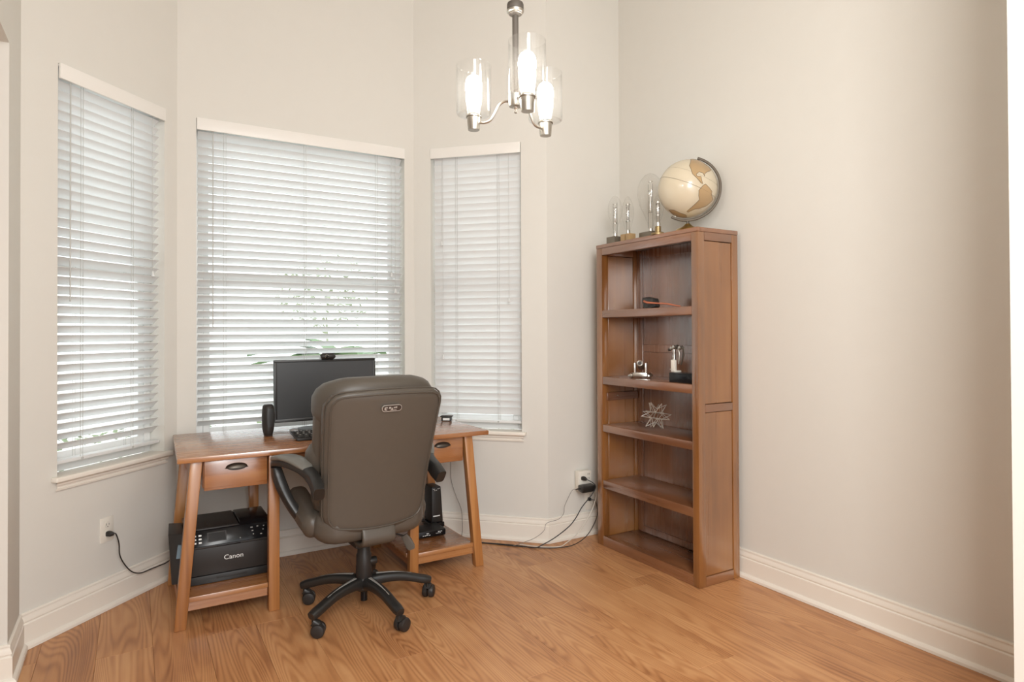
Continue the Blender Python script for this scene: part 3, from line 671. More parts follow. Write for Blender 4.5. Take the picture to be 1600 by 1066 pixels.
# wire star
sc = Vector((2.50, 2.632, SH3 + .083)); st = thing('wire_star', 'silver wire star ornament with many points on the third shelf', 'ornament', (sc.x, sc.y, SH3))
PHI = (1 + 5 ** .5) / 2; base = []
for a_ in (-1, 1):
    for b_ in (-PHI, PHI): base += [Vector((0, a_, b_)), Vector((a_, b_, 0)), Vector((b_, 0, a_))]
rot_ = Matrix.Rotation(.5, 3, 'X') @ Matrix.Rotation(.35, 3, 'Y') @ Matrix.Rotation(.2, 3, 'Z')
base = [(rot_ @ v.normalized()) for v in base]
faces_ = [(i_, j_, k_) for i_ in range(12) for j_ in range(i_ + 1, 12) for k_ in range(j_ + 1, 12) if all((base[p_] - base[q_]).length < 1.1 for p_, q_ in ((i_, j_), (j_, k_), (i_, k_)))]
ends = []
for tri in faces_:
    ctr = (base[tri[0]] + base[tri[1]] + base[tri[2]]).normalized(); tip = sc + ctr * .084
    if tip.z < SH3 + .004: tip.z = SH3 + .004
    spike = G()
    for q in tri: spike.sweep([sc + base[q] * .036, tip], .0034, n=6)
    build('spike', spike, STARM, st, smooth=True)

# ------------------------------------------------------------------ monitor, webcam, speaker, keyboard
MY = 3.50
mn = thing('computer_monitor', 'black flat computer monitor switched off on the desk', 'monitor', (.91, MY, TZ + .0005), 0)
def tiltm(x, y, z): return (x, y + (z - .80) * .05, z)
build('housing', G().box(.638, 1.184, MY, MY + .035, .797, 1.124).deform(tiltm), BLKP, mn, bevel=.005)
build('bezel', G().box(.638, 1.184, MY - .006, MY - .0005, .797, .814).box(.638, 1.184, MY - .006, MY - .0005, 1.112, 1.124).box(.638, .650, MY - .006, MY - .0005, .814, 1.112).box(1.172, 1.184, MY - .006, MY - .0005, .814, 1.112).deform(tiltm), BLKP, mn, bevel=.0015)
build('screen', G().box(.650, 1.172, MY - .002, MY - .0003, .814, 1.112).deform(tiltm), SCREEN, mn)
build('stand_neck', G().box(.885, .945, MY + .036, MY + .060, TZ + .012, .95), BLKP, mn, bevel=.006)
build('stand_foot', G().prism([(.79, 3.40), (1.03, 3.40), (1.05, 3.44), (1.05, 3.58), (1.02, 3.61), (.80, 3.61), (.77, 3.58), (.77, 3.44)], TZ + .001, TZ + .013), BLKP, mn, bevel=.004)
wc = thing('webcam', 'small dark oval webcam clipped on top of the monitor', 'webcam', (.912, MY, 1.126))
build('camera_body', G().sweep([(.875, MY - .004, 1.137), (.884, MY - .005, 1.140), (.940, MY - .005, 1.140), (.950, MY, 1.137)], [.020, .036, .036, .020], [.020, .032, .032, .020], n=20), DKGR, wc, smooth=True)
build('lens', G().lathe([(.0005, MY - .0185), (.005, MY - .018), (.0085, MY - .016), (.0085, MY - .008)], 20, (.903, -.010, 1.140), 'Y'), BLKG, wc, smooth=True)
build('lens_ring', G().lathe([(.0082, MY - .0178), (.0100, MY - .016), (.0100, MY - .010)], 20, (.903, -.010, 1.140), 'Y', cap=False), NICK, wc, smooth=True)
build('clip', G().box(.885, .940, MY - .004, MY + .045, 1.1245 + .016 * 0, 1.131).deform(lambda x, y, z: (x, y + .016, z + .0015)), BLKP, wc, bevel=.002)
sp = thing('speaker', 'tall rounded black desktop speaker on the desk beside the monitor', 'speaker', (.600, 3.47, TZ + .0005))
g = G(); rings = []
for zz, sx, sy in ((.0008, .040, .052), (.006, .044, .058), (.03, .054, .068), (.06, .060, .072), (.10, .061, .072), (.135, .058, .068), (.152, .052, .058), (.159, .040, .044), (.160, .02, .022)):
    rings.append([(.600 + sx / 2 * math.copysign(abs(math.cos(a)) ** .8, math.cos(a)), 3.47 + sy / 2 * math.copysign(abs(math.sin(a)) ** .8, math.sin(a)), TZ + zz) for a in [2 * math.pi * j / 28 for j in range(28)]])
build('cabinet', g.loft(rings), DKGR, sp, smooth=True, angle=60)
build('grille', G().sweep([(.606, 3.4345, TZ + .045), (.606, 3.4330, TZ + .07), (.606, 3.4330, TZ + .11), (.606, 3.4355, TZ + .140)], [.030, .040, .040, .030], .004, side=(1, 0, 0), n=16), BLKP, sp, smooth=True)
build('badge', G().lathe([(.001, 3.4375), (.0045, 3.438), (.0045, 3.442)], 14, (.604, 0, TZ + .030), 'Y'), STEEL, sp, smooth=True)
kb = thing('keyboard', 'black computer keyboard with white lettered keys in front of the monitor', 'keyboard', (.90, 3.27, TZ + .0005), R(1))
def slant(x, y, z): return (x, y, z + (max(y + .07, 0)) * .10)
build('case', G().box(-.215, .215, -.07, .085, 0, .014).deform(slant), DKGR, kb, world=False, bevel=.004)
key = None
for r_ in range(5):
    for c in range(14):
        x = -.195 + c * .0285 + (r_ % 2) * .006; y = -.052 + r_ * .0265
        if r_ == 0 and c in (4, 5, 6, 7, 8): continue
        if key is None:
            key = build('key', G().hexa([(-.0125, -.0115), (.0125, -.0115), (.0125, .0115), (-.0125, .0115)], 0, [(-.010, -.009), (.010, -.009), (.010, .009), (-.010, .009)], .006), BLKP, kb, world=False, bevel=.001, seg=1)
            key.location = (x, y, .0142 + (y + .07) * .10); o = key
        else: o = copy_to(key, kb, (x, y, .0142 + (y + .07) * .10))
        if r_ > 0:
            if 'leg0' not in globals(): leg0 = build('key_legend', G().box(-.004, .003, -.004, .005, .0061, .0064), WHITEP, o, world=False)
            else: copy_to(leg0, o)
build('space_bar', G().hexa([(-.08, -.0635), (.055, -.0635), (.055, -.0405), (-.08, -.0405)], .0152, [(-.078, -.061), (.053, -.061), (.053, -.043), (-.078, -.043)], .022), BLKP, kb, world=False, bevel=.001)
rem = thing('phone_cradle', 'flat black phone lying behind the keyboard under the monitor', 'phone', (.78, 3.375, TZ + .0005), R(8))
build('phone_body', G().box(-.065, .065, -.028, .022, 0, .014), BLKP, rem, world=False, bevel=.005, seg=3)
build('phone_screen', G().box(-.055, .055, -.022, .016, .0142, .0148), BLKG, rem, world=False)
dc = thing('desk_clock', 'small black and white gadget at the right back end of the desk', 'gadget', (1.612, 3.47, TZ + .0005), R(-35))
build('body', G().box(-.03, .03, -.02, .02, 0, .022), BLKP, dc, world=False, bevel=.004)
build('top_plate', G().box(-.036, .036, -.026, .026, .0225, .030), DKGR, dc, world=False, bevel=.003)
build('face', G().box(-.020, .020, -.0215, -.0202, .004, .018), WHITEP, dc, world=False)
tag(build('loose_cable', G().sweep(smooth_pts([(.600, 3.512, TZ + .004), (.66, 3.56, TZ + .002), (.72, 3.53, TZ + .002), (.745, 3.62, TZ + .002), (.86, 3.66, TZ + .002), (1.0, 3.70, TZ + .002)], 8), .0028, n=6), GREYC, loc=(.60, 3.512, TZ), smooth=True), 'thin cord running over the desk behind the speaker', 'cord')

# ------------------------------------------------------------------ printer
SHZ = .1305
px = thing('printer', 'black multifunction printer on the low desk shelf beside the left wall', 'printer', (.37, 3.36, SHZ))
build('body', G().box(.212, .572, 3.205, 3.50, SHZ, .300), BLKG, px, bevel=.005)
build('upper_body', G().hexa([(.206, 3.200), (.576, 3.200), (.576, 3.505), (.206, 3.505)], .3005, [(.206, 3.236), (.576, 3.236), (.576, 3.505), (.206, 3.505)], .366), BLKG, px, bevel=.003)
build('front_door', G().box(.214, .568, 3.1965, 3.2045, .172, .292), DKGR, px, bevel=.002)
build('door_lip', G().box(.206, .574, 3.1935, 3.2005, .293, .302), DKGR, px, bevel=.001)
build('lower_tray', G().box(.222, .562, 3.1975, 3.2045, .133, .168), BLKP, px, bevel=.001)
build('tray_grip', G().box(.33, .46, 3.1955, 3.1973, .148, .156), DKGR, px, bevel=.0005)
build('door_grip', G().box(.33, .43, 3.1915, 3.1933, .2945, .3000), BLKG, px, bevel=.0005)
build('scanner_lid', G().hexa([(.222, 3.238), (.430, 3.238), (.430, 3.50), (.222, 3.50)], .3665, [(.224, 3.242), (.428, 3.242), (.428, 3.498), (.224, 3.498)], .3735), DKGR, px, bevel=.0015)
build('feeder_cover', G().hexa([(.4315, 3.242), (.574, 3.242), (.574, 3.50), (.4315, 3.50)], .3665, [(.437, 3.262), (.568, 3.262), (.568, 3.49), (.437, 3.49)], .377), BLKG, px, bevel=.002)
build('lid_mark', G().box(.298, .304, 3.29, 3.315, .3736, .3742), BLKG, px)
M_pan = Matrix.Translation((.391, 3.218, .3335)) @ Matrix.Rotation(math.atan2(.0655, .036), 4, 'X')
def panel(name, x0, x1, y0, y1, h, m_): return build(name, G().box(x0, x1, y0, y1, .0008, .0008 + h).xf(M_pan), m_, px)
panel('display_frame', -.098, -.018, -.022, .022, .0012, DKGR)
build('display', G().box(-.094, -.022, -.018, .018, .0021, .0026).xf(M_pan), BLKG, px)
for (x, y) in [(-.150, .014), (-.150, -.002), (-.150, -.018), (-.128, .014), (-.128, -.002), (-.128, -.018)]: panel('button', x - .006, x + .006, y - .004, y + .003, .0008, WHITEP)
for (x, y, w_) in [(.092, .018, .010), (.118, .020, .007), (.146, .018, .005), (.095, .002, .008), (.142, .002, .005), (.098, -.014, .005), (.132, -.018, .008), (.040, -.022, .004)]: panel('button', x - w_ / 2, x + w_ / 2, y - .0022, y + .0022, .0008, GREYP)
g = text_mesh('Canon', .030, .0004); g.xf(Matrix.Translation((.402, 3.1958, .238)) @ Matrix.Rotation(R(90), 4, 'X') @ Matrix.Diagonal((1.05, 1, 1, 1)))
build('lettering', g, WHITEP, px)
build('side_tray', G().hexa([(.150, 3.24), (.2045, 3.23), (.2045, 3.49), (.162, 3.50)], .14, [(.140, 3.33), (.2045, 3.30), (.2045, 3.50), (.150, 3.52)], .345), DKGR, px, bevel=.003)
build('side_insert', G().hexa([(.168, 3.236), (.2045, 3.228), (.2045, 3.24), (.168, 3.246)], .255, [(.178, 3.285), (.2045, 3.272), (.2045, 3.284), (.178, 3.295)], .300), LBLUE, px)

# ------------------------------------------------------------------ router and modem
rt = thing('router', 'low black router lying on the right desk shelf', 'router', (1.44, 3.33, SHZ))
build('case', G().box(1.345, 1.512, 3.270, 3.400, SHZ + .002, SHZ + .038), BLKP, rt, bevel=.006, seg=3)
build('front_gloss', G().box(1.352, 1.506, 3.2675, 3.2698, SHZ + .007, SHZ + .034), BLKG, rt, bevel=.0008)
g = G()
for x, z_, w_ in ((1.375, .014, .010), (1.387, .014, .006), (1.398, .016, .012), (1.412, .014, .008), (1.400, .024, .014), (1.452, .018, .004), (1.460, .018, .004), (1.468, .018, .004), (1.476, .018, .004), (1.468, .026, .012), (1.482, .026, .010)):
    g.box(x - w_ / 2, x + w_ / 2, 3.2666, 3.2674, SHZ + z_, SHZ + z_ + .003)
build('indicator_marks', g, WHITEP, rt)['kind'] = 'stuff'
md = thing('modem', 'upright slim black modem standing behind the router on the desk shelf', 'modem', (1.52, 3.46, SHZ))
build('tower', G().hexa([(1.490, 3.415), (1.562, 3.415), (1.562, 3.53), (1.490, 3.53)], SHZ + .030, [(1.494, 3.425), (1.552, 3.425), (1.552, 3.53), (1.494, 3.53)], SHZ + .236), BLKP, md, bevel=.006, seg=3)
build('foot', G().box(1.478, 1.568, 3.41, 3.54, SHZ + .001, SHZ + .0295), BLKG, md, bevel=.005)
build('wordmark', G().box(1.498, 1.540, 3.4125, 3.4145, SHZ + .066, SHZ + .072).deform(lambda x, y, z: (x, y + .0015, z)), WHITEP, md)
g = G()
for x, z_ in ((1.503, .222), (1.513, .214), (1.523, .215), (1.533, .222), (1.541, .224), (1.510, .222), (1.520, .170)): g.box(x - .002, x + .002, 3.4220, 3.4236, SHZ + z_, SHZ + z_ + .003)
build('indicator_lights', g, WHITEP, md)['kind'] = 'stuff'

# ------------------------------------------------------------------ office chair
CH = thing('office_chair', 'grey padded leather office chair with black five-star base before the desk', 'chair', (.910, 2.860, 0), R(3))
def part(name, g, m_, par=None, **k): return build(name, g, m_, par if par is not None else CH, world=False, **k)
def cushion(a, c, y0, y1, Rc, r_, bf=0, bb=0, deform=None, n=44, power=2.6):
    """rounded pad: outline rounded rectangle a x c (half sizes), from y0 (rear) to y1 (front)"""
    def outline(ins):
        A, C, Q = a - ins, c - ins, max(Rc - ins, .004); pts = []
        per = n // 4
        for q, (sx, sz) in enumerate(((1, 1), (-1, 1), (-1, -1), (1, -1))):
            for k in range(per):
                t = (q + k / (per - 1) if per > 1 else q) * math.pi / 2 if k < per else 0
                pts.append((sx * (A - Q) + Q * math.cos(t), sz * (C - Q) + Q * math.sin(t)))
        # resample evenly so long sides get vertices
        P = [Vector(p) for p in pts]; Ls = [0]
        for i_ in range(len(P)): Ls.append(Ls[-1] + (P[(i_ + 1) % len(P)] - P[i_]).length)
        out = []
        for k in range(n):
            d_ = Ls[-1] * k / n; j = max(i_ for i_ in range(len(P)) if Ls[i_] <= d_ + 1e-9)
            seg = P[(j + 1) % len(P)] - P[j]; t = (d_ - Ls[j]) / max(seg.length, 1e-9); out.append(P[j] + seg * t)
        return out
    rings = []
    def ring(ins, y, sc_=1, bul=0):
        o_ = outline(ins); res = []
        for p in o_:
            x, z_ = p.x * sc_, p.y * sc_
            f_ = max(0, 1 - abs(x / a) ** power) * max(0, 1 - abs(z_ / c) ** power)
            res.append((x, y + bul * f_, z_))
        rings.append(res)
    for s_ in (.02, .25, .5, .75, .92): ring(r_, y0, s_, -bb)
    ring(r_, y0, 1, -bb)
    for k in range(1, 7): t = k / 7 * math.pi / 2; ring(r_ * (1 - math.sin(t)), y0 + r_ * (1 - math.cos(t)))
    ring(0, y0 + r_)
    ring(0, y1 - r_)
    for k in range(1, 7): t = k / 7 * math.pi / 2; ring(r_ * (1 - math.cos(t)), y1 - r_ * (1 - math.sin(t)))
    ring(r_, y1, 1, bf)
    for s_ in (.92, .75, .5, .25, .02): ring(r_, y1, s_, bf)
    g = G().loft(rings)
    if deform: g.deform(deform)
    return g
def recl(z):  # rear face offset with height
    return -.180 - .155 * max(0, (z - .42) / .6) ** 1.35
def back_def(dx_top=0):
    def f(x, y, z):  # z local centre at .72
        zz = z + .725; w_ = 1 - .13 * max(0, (1.0 - zz) / .55)
        curve = .16 * (x / .27) ** 2 * .25   # wraps forward at the sides
        dz = -.030 * (1 - (x / .27) ** 2) * max(0, (.60 - zz) / .2) + .012 * (1 - (x / .27) ** 2) * max(0, (zz - .85) / .15)
        return (x * w_, y + recl(zz) + curve, zz + dz)
    return f
back = part('back_shell', cushion(.264, .295, 0, .075, .065, .022, 0, .010, back_def()), LEATH, smooth=True, angle=80)
# piping round the rear face
def rr_outline(A, C, Q, n=80):
    pts = []
    for q, (sx, sz) in enumerate(((1, 1), (-1, 1), (-1, -1), (1, -1))):
        for k in range(7):
            t = (q + k / 6) * math.pi / 2; pts.append(Vector((sx * (A - Q) + Q * math.cos(t), 0, sz * (C - Q) + Q * math.sin(t))))
    P = pts; Ls = [0]
    for i_ in range(len(P)): Ls.append(Ls[-1] + (P[(i_ + 1) % len(P)] - P[i_]).length)
    out = []
    for k in range(n):
        d_ = Ls[-1] * k / n; j = max(i_ for i_ in range(len(P)) if Ls[i_] <= d_ + 1e-9)
        seg = P[(j + 1) % len(P)] - P[j]; out.append(P[j] + seg * ((d_ - Ls[j]) / max(seg.length, 1e-9)))
    return out
fd = back_def()
pl = [Vector(fd(p.x, -.002, p.z)) for p in rr_outline(.246, .277, .05)]
part('piping', G().sweep(pl, .0075, n=8, closed=True), LEATH2, back, smooth=True)
pl = [Vector(fd(p.x, .020, p.z)) for p in rr_outline(.2655, .2965, .065)]
part('piping', G().sweep(pl, .006, n=8, closed=True), LEATH2, back, smooth=True)
# emblem
ez, ey = .954, recl(.954) - .012
def pill(a_, c_, y0, y1, zc_):
    ol = []
    for k in range(32):
        t = 2 * math.pi * k / 32; ol.append(((a_ - c_) * (1 if math.cos(t) > 0 else -1) + c_ * math.cos(t), c_ * math.sin(t)))
    return G().loft([[(x, y, zc_ + z_) for x, z_ in ol] for y in (y1, y0)])
tl_ = lambda x, y, z: (x, y - (z - ez) * .30, z)
EMB = mat('emblem_silver', (.42, .40, .37), .35, .2)
em = part('emblem', pill(.044, .0145, ey - .0035, ey + .006, ez).deform(tl_), EMB, smooth=True, angle=40)
part('emblem_field', pill(.0415, .0115, ey - .0042, ey - .0034, ez).deform(tl_), mat('emblem_dark', srgb(58, 48, 44), .4), em)
g = G()
for x, z_, w_, h_ in ((-.031, 0, .006, .010), (-.024, .003, .006, .006), (-.027, -.006, .010, .004), (-.010, .002, .009, .008), (.0, -.003, .007, .009), (.010, .002, .006, .006), (.018, .003, .007, .007), (.006, -.008, .028, .002)):
    g.box(x - w_ / 2, x + w_ / 2, ey - .0050, ey - .0040, ez + z_ - h_ / 2, ez + z_ + h_ / 2)
part('emblem_marks', g.deform(tl_), EMB, em)['kind'] = 'stuff'
# front cushion (seen past the edges) and headrest
def fr_def(x, y, z):
    zz = z + .735; curve = .05 * (x / .28) ** 2; w_ = 1 - .10 * max(0, (1.0 - zz) / .5)
    return (x * w_, y + recl(min(zz, 1.0)) + curve + .078, zz + .008 * (1 - (x / .28) ** 2))
part('back_cushion', cushion(.272, .27, 0, .085, .08, .036, .02, 0, fr_def), LEATH, smooth=True, angle=80)
def hd_def(x, y, z):
    k = abs(x / .285); zz = z + .972 - .030 * max(0, k - .55) / .45 * (1 if z > 0 else -.2)
    return (x, y + recl(1.0) +   .055 + .085 * k ** 2.4, zz + .010 * (1 - k * k))
hd = part('headrest', cushion(.272, .100, 0, .135, .060, .055, .02, 0, hd_def), LEATH, smooth=True, angle=80)
def lb_def(x, y, z):
    k = abs(x / .275); zz = z + .70
    return (x, y + recl(zz) + .075 + .06 * k ** 2.2, zz)
part('lumbar_cushion', cushion(.275, .12, 0, .14, .08, .06, .02, 0, lb_def), LEATH, smooth=True, angle=80)
# seat
def st_def(x, y, z):  # here y is vertical thickness, z is depth
    return (x, z + .075, .360 + y + .012 * (abs(x) / .26) ** 3 - .03 * max(0, z - .12) / .15)
part('seat', cushion(.252, .240, 0, .130, .09, .05, .012, 0, st_def), LEATH, smooth=True, angle=80)
for s_ in (-1, 1):
    g = cushion(.17, .055, -.045, .045, .045, .035, .010, .010, None, 32).xf(Matrix.Translation((s_ * .240, .085, .470)) @ Matrix.Rotation(R(90), 4, 'Z') @ Matrix.Rotation(R(-14), 4, 'Y'))
    part('seat_bolster', g, LEATH, smooth=True, angle=80)
part('seat_pan', G().box(-.15, .15, -.04, .22, .350, .366), BLKP, bevel=.008)
part('back_strap', G().sweep(smooth_pts([(.0, -.130, .47), (.0, -.158, .435), (.0, -.178, .40), (.0, -.178, .365), (.0, -.13, .343), (.0, -.05, .342)], 6), .150, .022, side=(1, 0, 0), n=24, p=6), LEATH, smooth=True, angle=60)
# mechanism, column
part('tilt_mechanism', G().box(-.075, .075, -.10, .12, .315, .351), BLKP, bevel=.01)
part('gas_lift', G().cyl((0, 0, 0), .014, .23, .318, 20).lathe([(.026, .115), (.029, .117), (.029, .235), (.026, .240), (.014, .241)], 28), BLKP, smooth=True, angle=35)
part('column_cover', G().lathe([(.036, .145), (.038, .150), (.035, .205), (.034, .255), (.030, .262), (.027, .300), (.026, .303)], 28), DKGR, smooth=True, angle=30)
part('tension_knob', G().lathe([(.006, -.02), (.016, -.018), (.018, 0), (.016, .014), (.010, .016)], 20, (.040, -.012, .222), 'X'), BLKP, smooth=True)
part('piston_end', G().cyl((0, 0, 0), .0155, .045, .112, 20), BLKG, smooth=True)
bs = part('star_base', G().lathe([(.010, .095), (.036, .096), (.044, .105), (.046, .130), (.042, .150), (.034, .158), (.012, .159)], 32), BLKP, smooth=True, angle=35)
for k in range(5):
    a_ = R(137 - 3 + 72 * k); d = Vector((math.cos(a_), math.sin(a_), 0)); sd = Vector((-d.y, d.x, 0))
    pts = [d * .030 + Vector((0, 0, .128)), d * .07 + Vector((0, 0, .134)), d * .13 + Vector((0, 0, .133)), d * .19 + Vector((0, 0, .124)), d * .25 + Vector((0, 0, .106)), d * .285 + Vector((0, 0, .096)), d * .312 + Vector((0, 0, .088))]
    pts = smooth_pts(pts, 3); m_ = len(pts)
    lg = part('base_leg', G().sweep(pts, lerp_list([.056, .051, .046, .043, .042, .044, .037], m_), lerp_list([.056, .048, .042, .039, .037, .038, .032], m_), side=sd, n=16, p=3.2), BLKP, smooth=True, angle=60)
    ip = smooth_pts([d * .055 + Vector((0, 0, .1605)), d * .10 + Vector((0, 0, .1572)), d * .15 + Vector((0, 0, .1512)), d * .22 + Vector((0, 0, .1350))], 4)
    part('leg_inlay', G().sweep(ip, lerp_list([.016, .010, .007, .004], len(ip)), .0035, side=sd, n=8, p=4), GREYP, lg, smooth=True)
    # twin-wheel caster
    cc = d * .300 ; sw_ = R([-22, -28, 25, 48, 0][k]); wd = Vector((math.cos(sw_), math.sin(sw_), 0)); ws = Vector((-wd.y, wd.x, 0)); off = wd * .020
    cst = part('caster', G().cyl((cc.x, cc.y, 0), .0075, .048, .076, 14).sweep([Vector((cc.x, cc.y, .064)) - off * .1, Vector((cc.x, cc.y, .052)) + off * .9, Vector((cc.x, cc.y, .036)) + off * 1.6], [.034, .038, .030], [.034, .034, .024], side=ws, n=14, p=3), BLKP, smooth=True, angle=50)
    for s_ in (-1, 1):
        ctr = Vector((cc.x, cc.y, .0300)) + off
        prof = [(.004, .0290), (.018, .0285), (.0260, .0255), (.0290, .0195), (.0290, .006), (.026, .0045), (.008, .0045)]
        g = G(); rings = []
        for r_, q in prof:
            rings.append([ctr + ws * s_ * q + (wd * math.cos(t) + Vector((0, 0, 1)) * math.sin(t)) * r_ for t in [2 * math.pi * j / 24 for j in range(24)]])
        part('caster_wheel', g.loft(rings), DKGR, cst, smooth=True, angle=40)
PADM = mat('arm_pad_leather_glare', srgb(116, 114, 108), .36, bump=(420, .1, 0))  # glare on the pads put into a lighter, bluish leather colour
# armrests: cranked loop with padded top
for s_ in (-1, 1):
    X = .315 * s_
    A = lambda l, y, z: (s_ * l, y, z)
    top = [A(.356, .150, .668), A(.350, .130, .690), A(.334, .070, .700), A(.312, .0, .700), A(.290, -.065, .690), A(.274, -.125, .670), A(.272, -.190, .640), A(.276, -.235, .615)]
    pts = smooth_pts(top, 4); m_ = len(pts)
    arm = part('armrest', G().sweep(pts, lerp_list([.040, .058, .064, .062, .056, .050, .048, .044], m_), lerp_list([.028, .034, .034, .034, .038, .050, .068, .060], m_), side=(1, .15 * s_, 0), n=20, p=4), BLKP, smooth=True, angle=60)
    low = [A(.355, .135, .672), A(.350, .130, .640), A(.335, .115, .585), A(.310, .090, .520), A(.280, .060, .465), A(.252, .035, .425), A(.232, .0, .395)]
    pts = smooth_pts(low, 4); m_ = len(pts)
    part('arm_support', G().sweep(pts, lerp_list([.040, .046, .046, .040, .040, .044, .034], m_), lerp_list([.045, .065, .066, .058, .052, .056, .04], m_), side=(1, 0, 0), n=20, p=4), BLKP, arm, smooth=True, angle=60)
    pad = [A(.354, .140, .700), A(.350, .120, .712), A(.334, .065, .724), A(.312, -.005, .724), A(.292, -.065, .711), A(.283, -.100, .698)]
    pts = smooth_pts(pad, 4); m_ = len(pts)
    part('arm_pad', G().sweep(pts, lerp_list([.044, .070, .078, .076, .066, .046], m_), lerp_list([.012, .024, .028, .028, .026, .012], m_), side=(1, .15 * s_, 0), n=20, p=2.8), PADM, arm, smooth=True, angle=70)
# height lever with paddle
part('height_lever', G().sweep([(.07, .0, .335), (.14, .0, .325), (.198, -.005, .302)], .009, n=10), BLKP, smooth=True)
part('lever_paddle', G().sweep([(.196, -.005, .306), (.212, -.010, .280), (.226, -.014, .250), (.232, -.016, .236)], [.030, .040, .042, .030], [.012, .016, .016, .012], side=(.8, -.6, .35), n=20, p=5), mat('paddle_grey', srgb(98, 92, 84), .5), smooth=True, angle=60)

# ------------------------------------------------------------------ outlets, plugs, cords
def outlet(label, o, rz, w_=.07, h_=.114, kind='duplex'):
    t = thing('wall_outlet', label, 'outlet', o, rz)   # local x along the wall, -y into the room
    build('cover_plate', G().box(-w_ / 2, w_ / 2, -.0062, -.0003, -h_ / 2, h_ / 2), PLAST, t, world=False, bevel=.0025)
    if kind == 'duplex':
        for s_ in (-1, 1):
            rc = build('receptacle', G().lathe([(.002, -.0084), (.0165, -.0084), (.0170, -.0062)], 24, (0, 0, s_ * .021), 'Y'), PLAST, t, world=False, smooth=True, angle=35)
            build('slots', G().box(-.0075, -.0055, -.0089, -.0083, s_ * .021 - .001, s_ * .021 + .008).box(.0055, .0075, -.0089, -.0083, s_ * .021 - .001, s_ * .021 + .008).box(-.002, .002, -.0089, -.0083, s_ * .021 - .009, s_ * .021 - .005), SLOT, rc, world=False)
    return t
o1 = outlet('ivory outlet below the left bay window with a black plug', (-.105 , 3.495, .364), R(45))
q = Vector((.7071, -.7071, 0))
pc = Vector((-.105, 3.495, .345)) + q * .010
cp = [tuple(pc + q * .024 + Vector((.004, .004, -.002))), (-.067, 3.505, .333), (-.055, 3.508, .286), (-.052, 3.514, .231), (-.034, 3.529, .180), (-.004, 3.553, .131), (.032, 3.580, .108), (.076, 3.625, .104), (.118, 3.662, .103), (.150, 3.680, .108), (.20, 3.66, .150), (.26, 3.58, .19), (.30, 3.505, .20)]
pw = build('power_cord', G().sweep(smooth_pts(cp, 6), .0055, n=8), BLKP, px, smooth=True)
build('plug', G().sweep([pc, pc + q * .018, pc + q * .026 + Vector((.006, .006, -.002))], [.024, .022, .012], [.026, .022, .012], side=(0, 0, 1), n=16, p=3.5), BLKP, pw, smooth=True, angle=50)
# right outlets on the back wall
yb_ = 3.19
o2 = outlet('ivory outlet with a plug-in splitter beside the bookcase', (2.392, yb_, .352), 0)
build('splitter', G().box(-.050, .048, -.052, -.0090, -.058, .060), PLAST, o2, world=False, bevel=.006)
build('slots', G().box(.018, .020, -.0528, -.0519, .008, .018).box(.028, .030, -.0528, -.0519, .008, .018).box(.022, .026, -.0528, -.0519, -.002, .003).box(.018, .020, -.0528, -.0519, .034, .044).box(.028, .030, -.0528, -.0519, .034, .044), SLOT, o2, world=False)
o3 = outlet('low ivory outlet half hidden by cords next to the bookcase', (2.468, yb_, .222), 0, .075, .130)
pa = thing('power_adapter', 'black power brick plugged into the splitter beside the bookcase', 'adapter', (2.38, 3.13, .325))
build('brick', G().hexa([(2.315, 3.068), (2.415, 3.068), (2.430, 3.132), (2.330, 3.132)], .298, [(2.315, 3.062), (2.415, 3.062), (2.430, 3.132), (2.330, 3.132)], .336), BLKP, pa, bevel=.006, seg=3)
build('brick_lead', G().sweep([(2.330, 3.10, .318), (2.300, 3.10, .320), (2.288, 3.10, .318)], [.012, .008, .006], n=8), BLKP, pa, smooth=True)
build('lead', G().sweep(smooth_pts([(2.290, 3.10, .318), (2.272, 3.10, .322), (2.250, 3.10, .300), (2.205, 3.095, .235), (2.192, 3.09, .190), (2.150, 3.085, .165), (2.085, 3.11, .146), (2.065, 3.11, .105), (2.02, 3.14, .062), (1.965, 3.19, .030), (1.93, 3.24, .005), (1.88, 3.30, .004), (1.80, 3.40, .004), (1.735, 3.47, .004), (1.70, 3.50, .004)], 6), .0032, n=6), GREYC, pa, smooth=True)
pt = thing('extension_cord', 'thick black cord hanging from the splitter and crossing the floor to the desk', 'cord', (2.375, 3.13, .362))
build('plug', G().sweep([(2.372, 3.1375, .370), (2.372, 3.118, .370), (2.378, 3.106, .366)], [.028, .024, .012], [.024, .022, .012], side=(1, 0, 0), n=14, p=3.5), BLKP, pt, smooth=True)
build('cord', G().sweep(smooth_pts([(2.376, 3.108, .368), (2.400, 3.080, .352), (2.404, 3.052, .330), (2.370, 3.046, .290), (2.302, 3.055, .222), (2.262, 3.06, .165), (2.215, 3.07, .115), (2.13, 3.09, .060), (2.06, 3.115, .024), (2.02, 3.14, .006), (1.96, 3.22, .005), (1.88, 3.31, .0045), (1.80, 3.385, .0045), (1.73, 3.46, .0045), (1.66, 3.54, .0045)], 6), .0060, n=8), BLKP, pt, smooth=True)
p3 = thing('extension_cord', 'black cord looping from the low outlet down to the floor beside the bookcase', 'cord', (2.458, 3.17, .215))
build('plug', G().sweep([(2.452, 3.1810, .222), (2.452, 3.168, .222)], [.022, .018], [.022, .018], side=(1, 0, 0), n=14, p=3.5), BLKP, p3, smooth=True)
build('cord', G().sweep(smooth_pts([(2.452, 3.167, .222), (2.474, 3.150, .216), (2.484, 3.140, .175), (2.475, 3.130, .125), (2.42, 3.110, .065), (2.35, 3.085, .028), (2.26, 3.060, .010), (2.18, 3.06, .005), (2.08, 3.10, .0045), (1.99, 3.18, .0045), (1.91, 3.26, .0045), (1.82, 3.36, .0045), (1.74, 3.43, .0045), (1.67, 3.52, .0045)], 6), .0048, n=8), BLKP, p3, smooth=True)
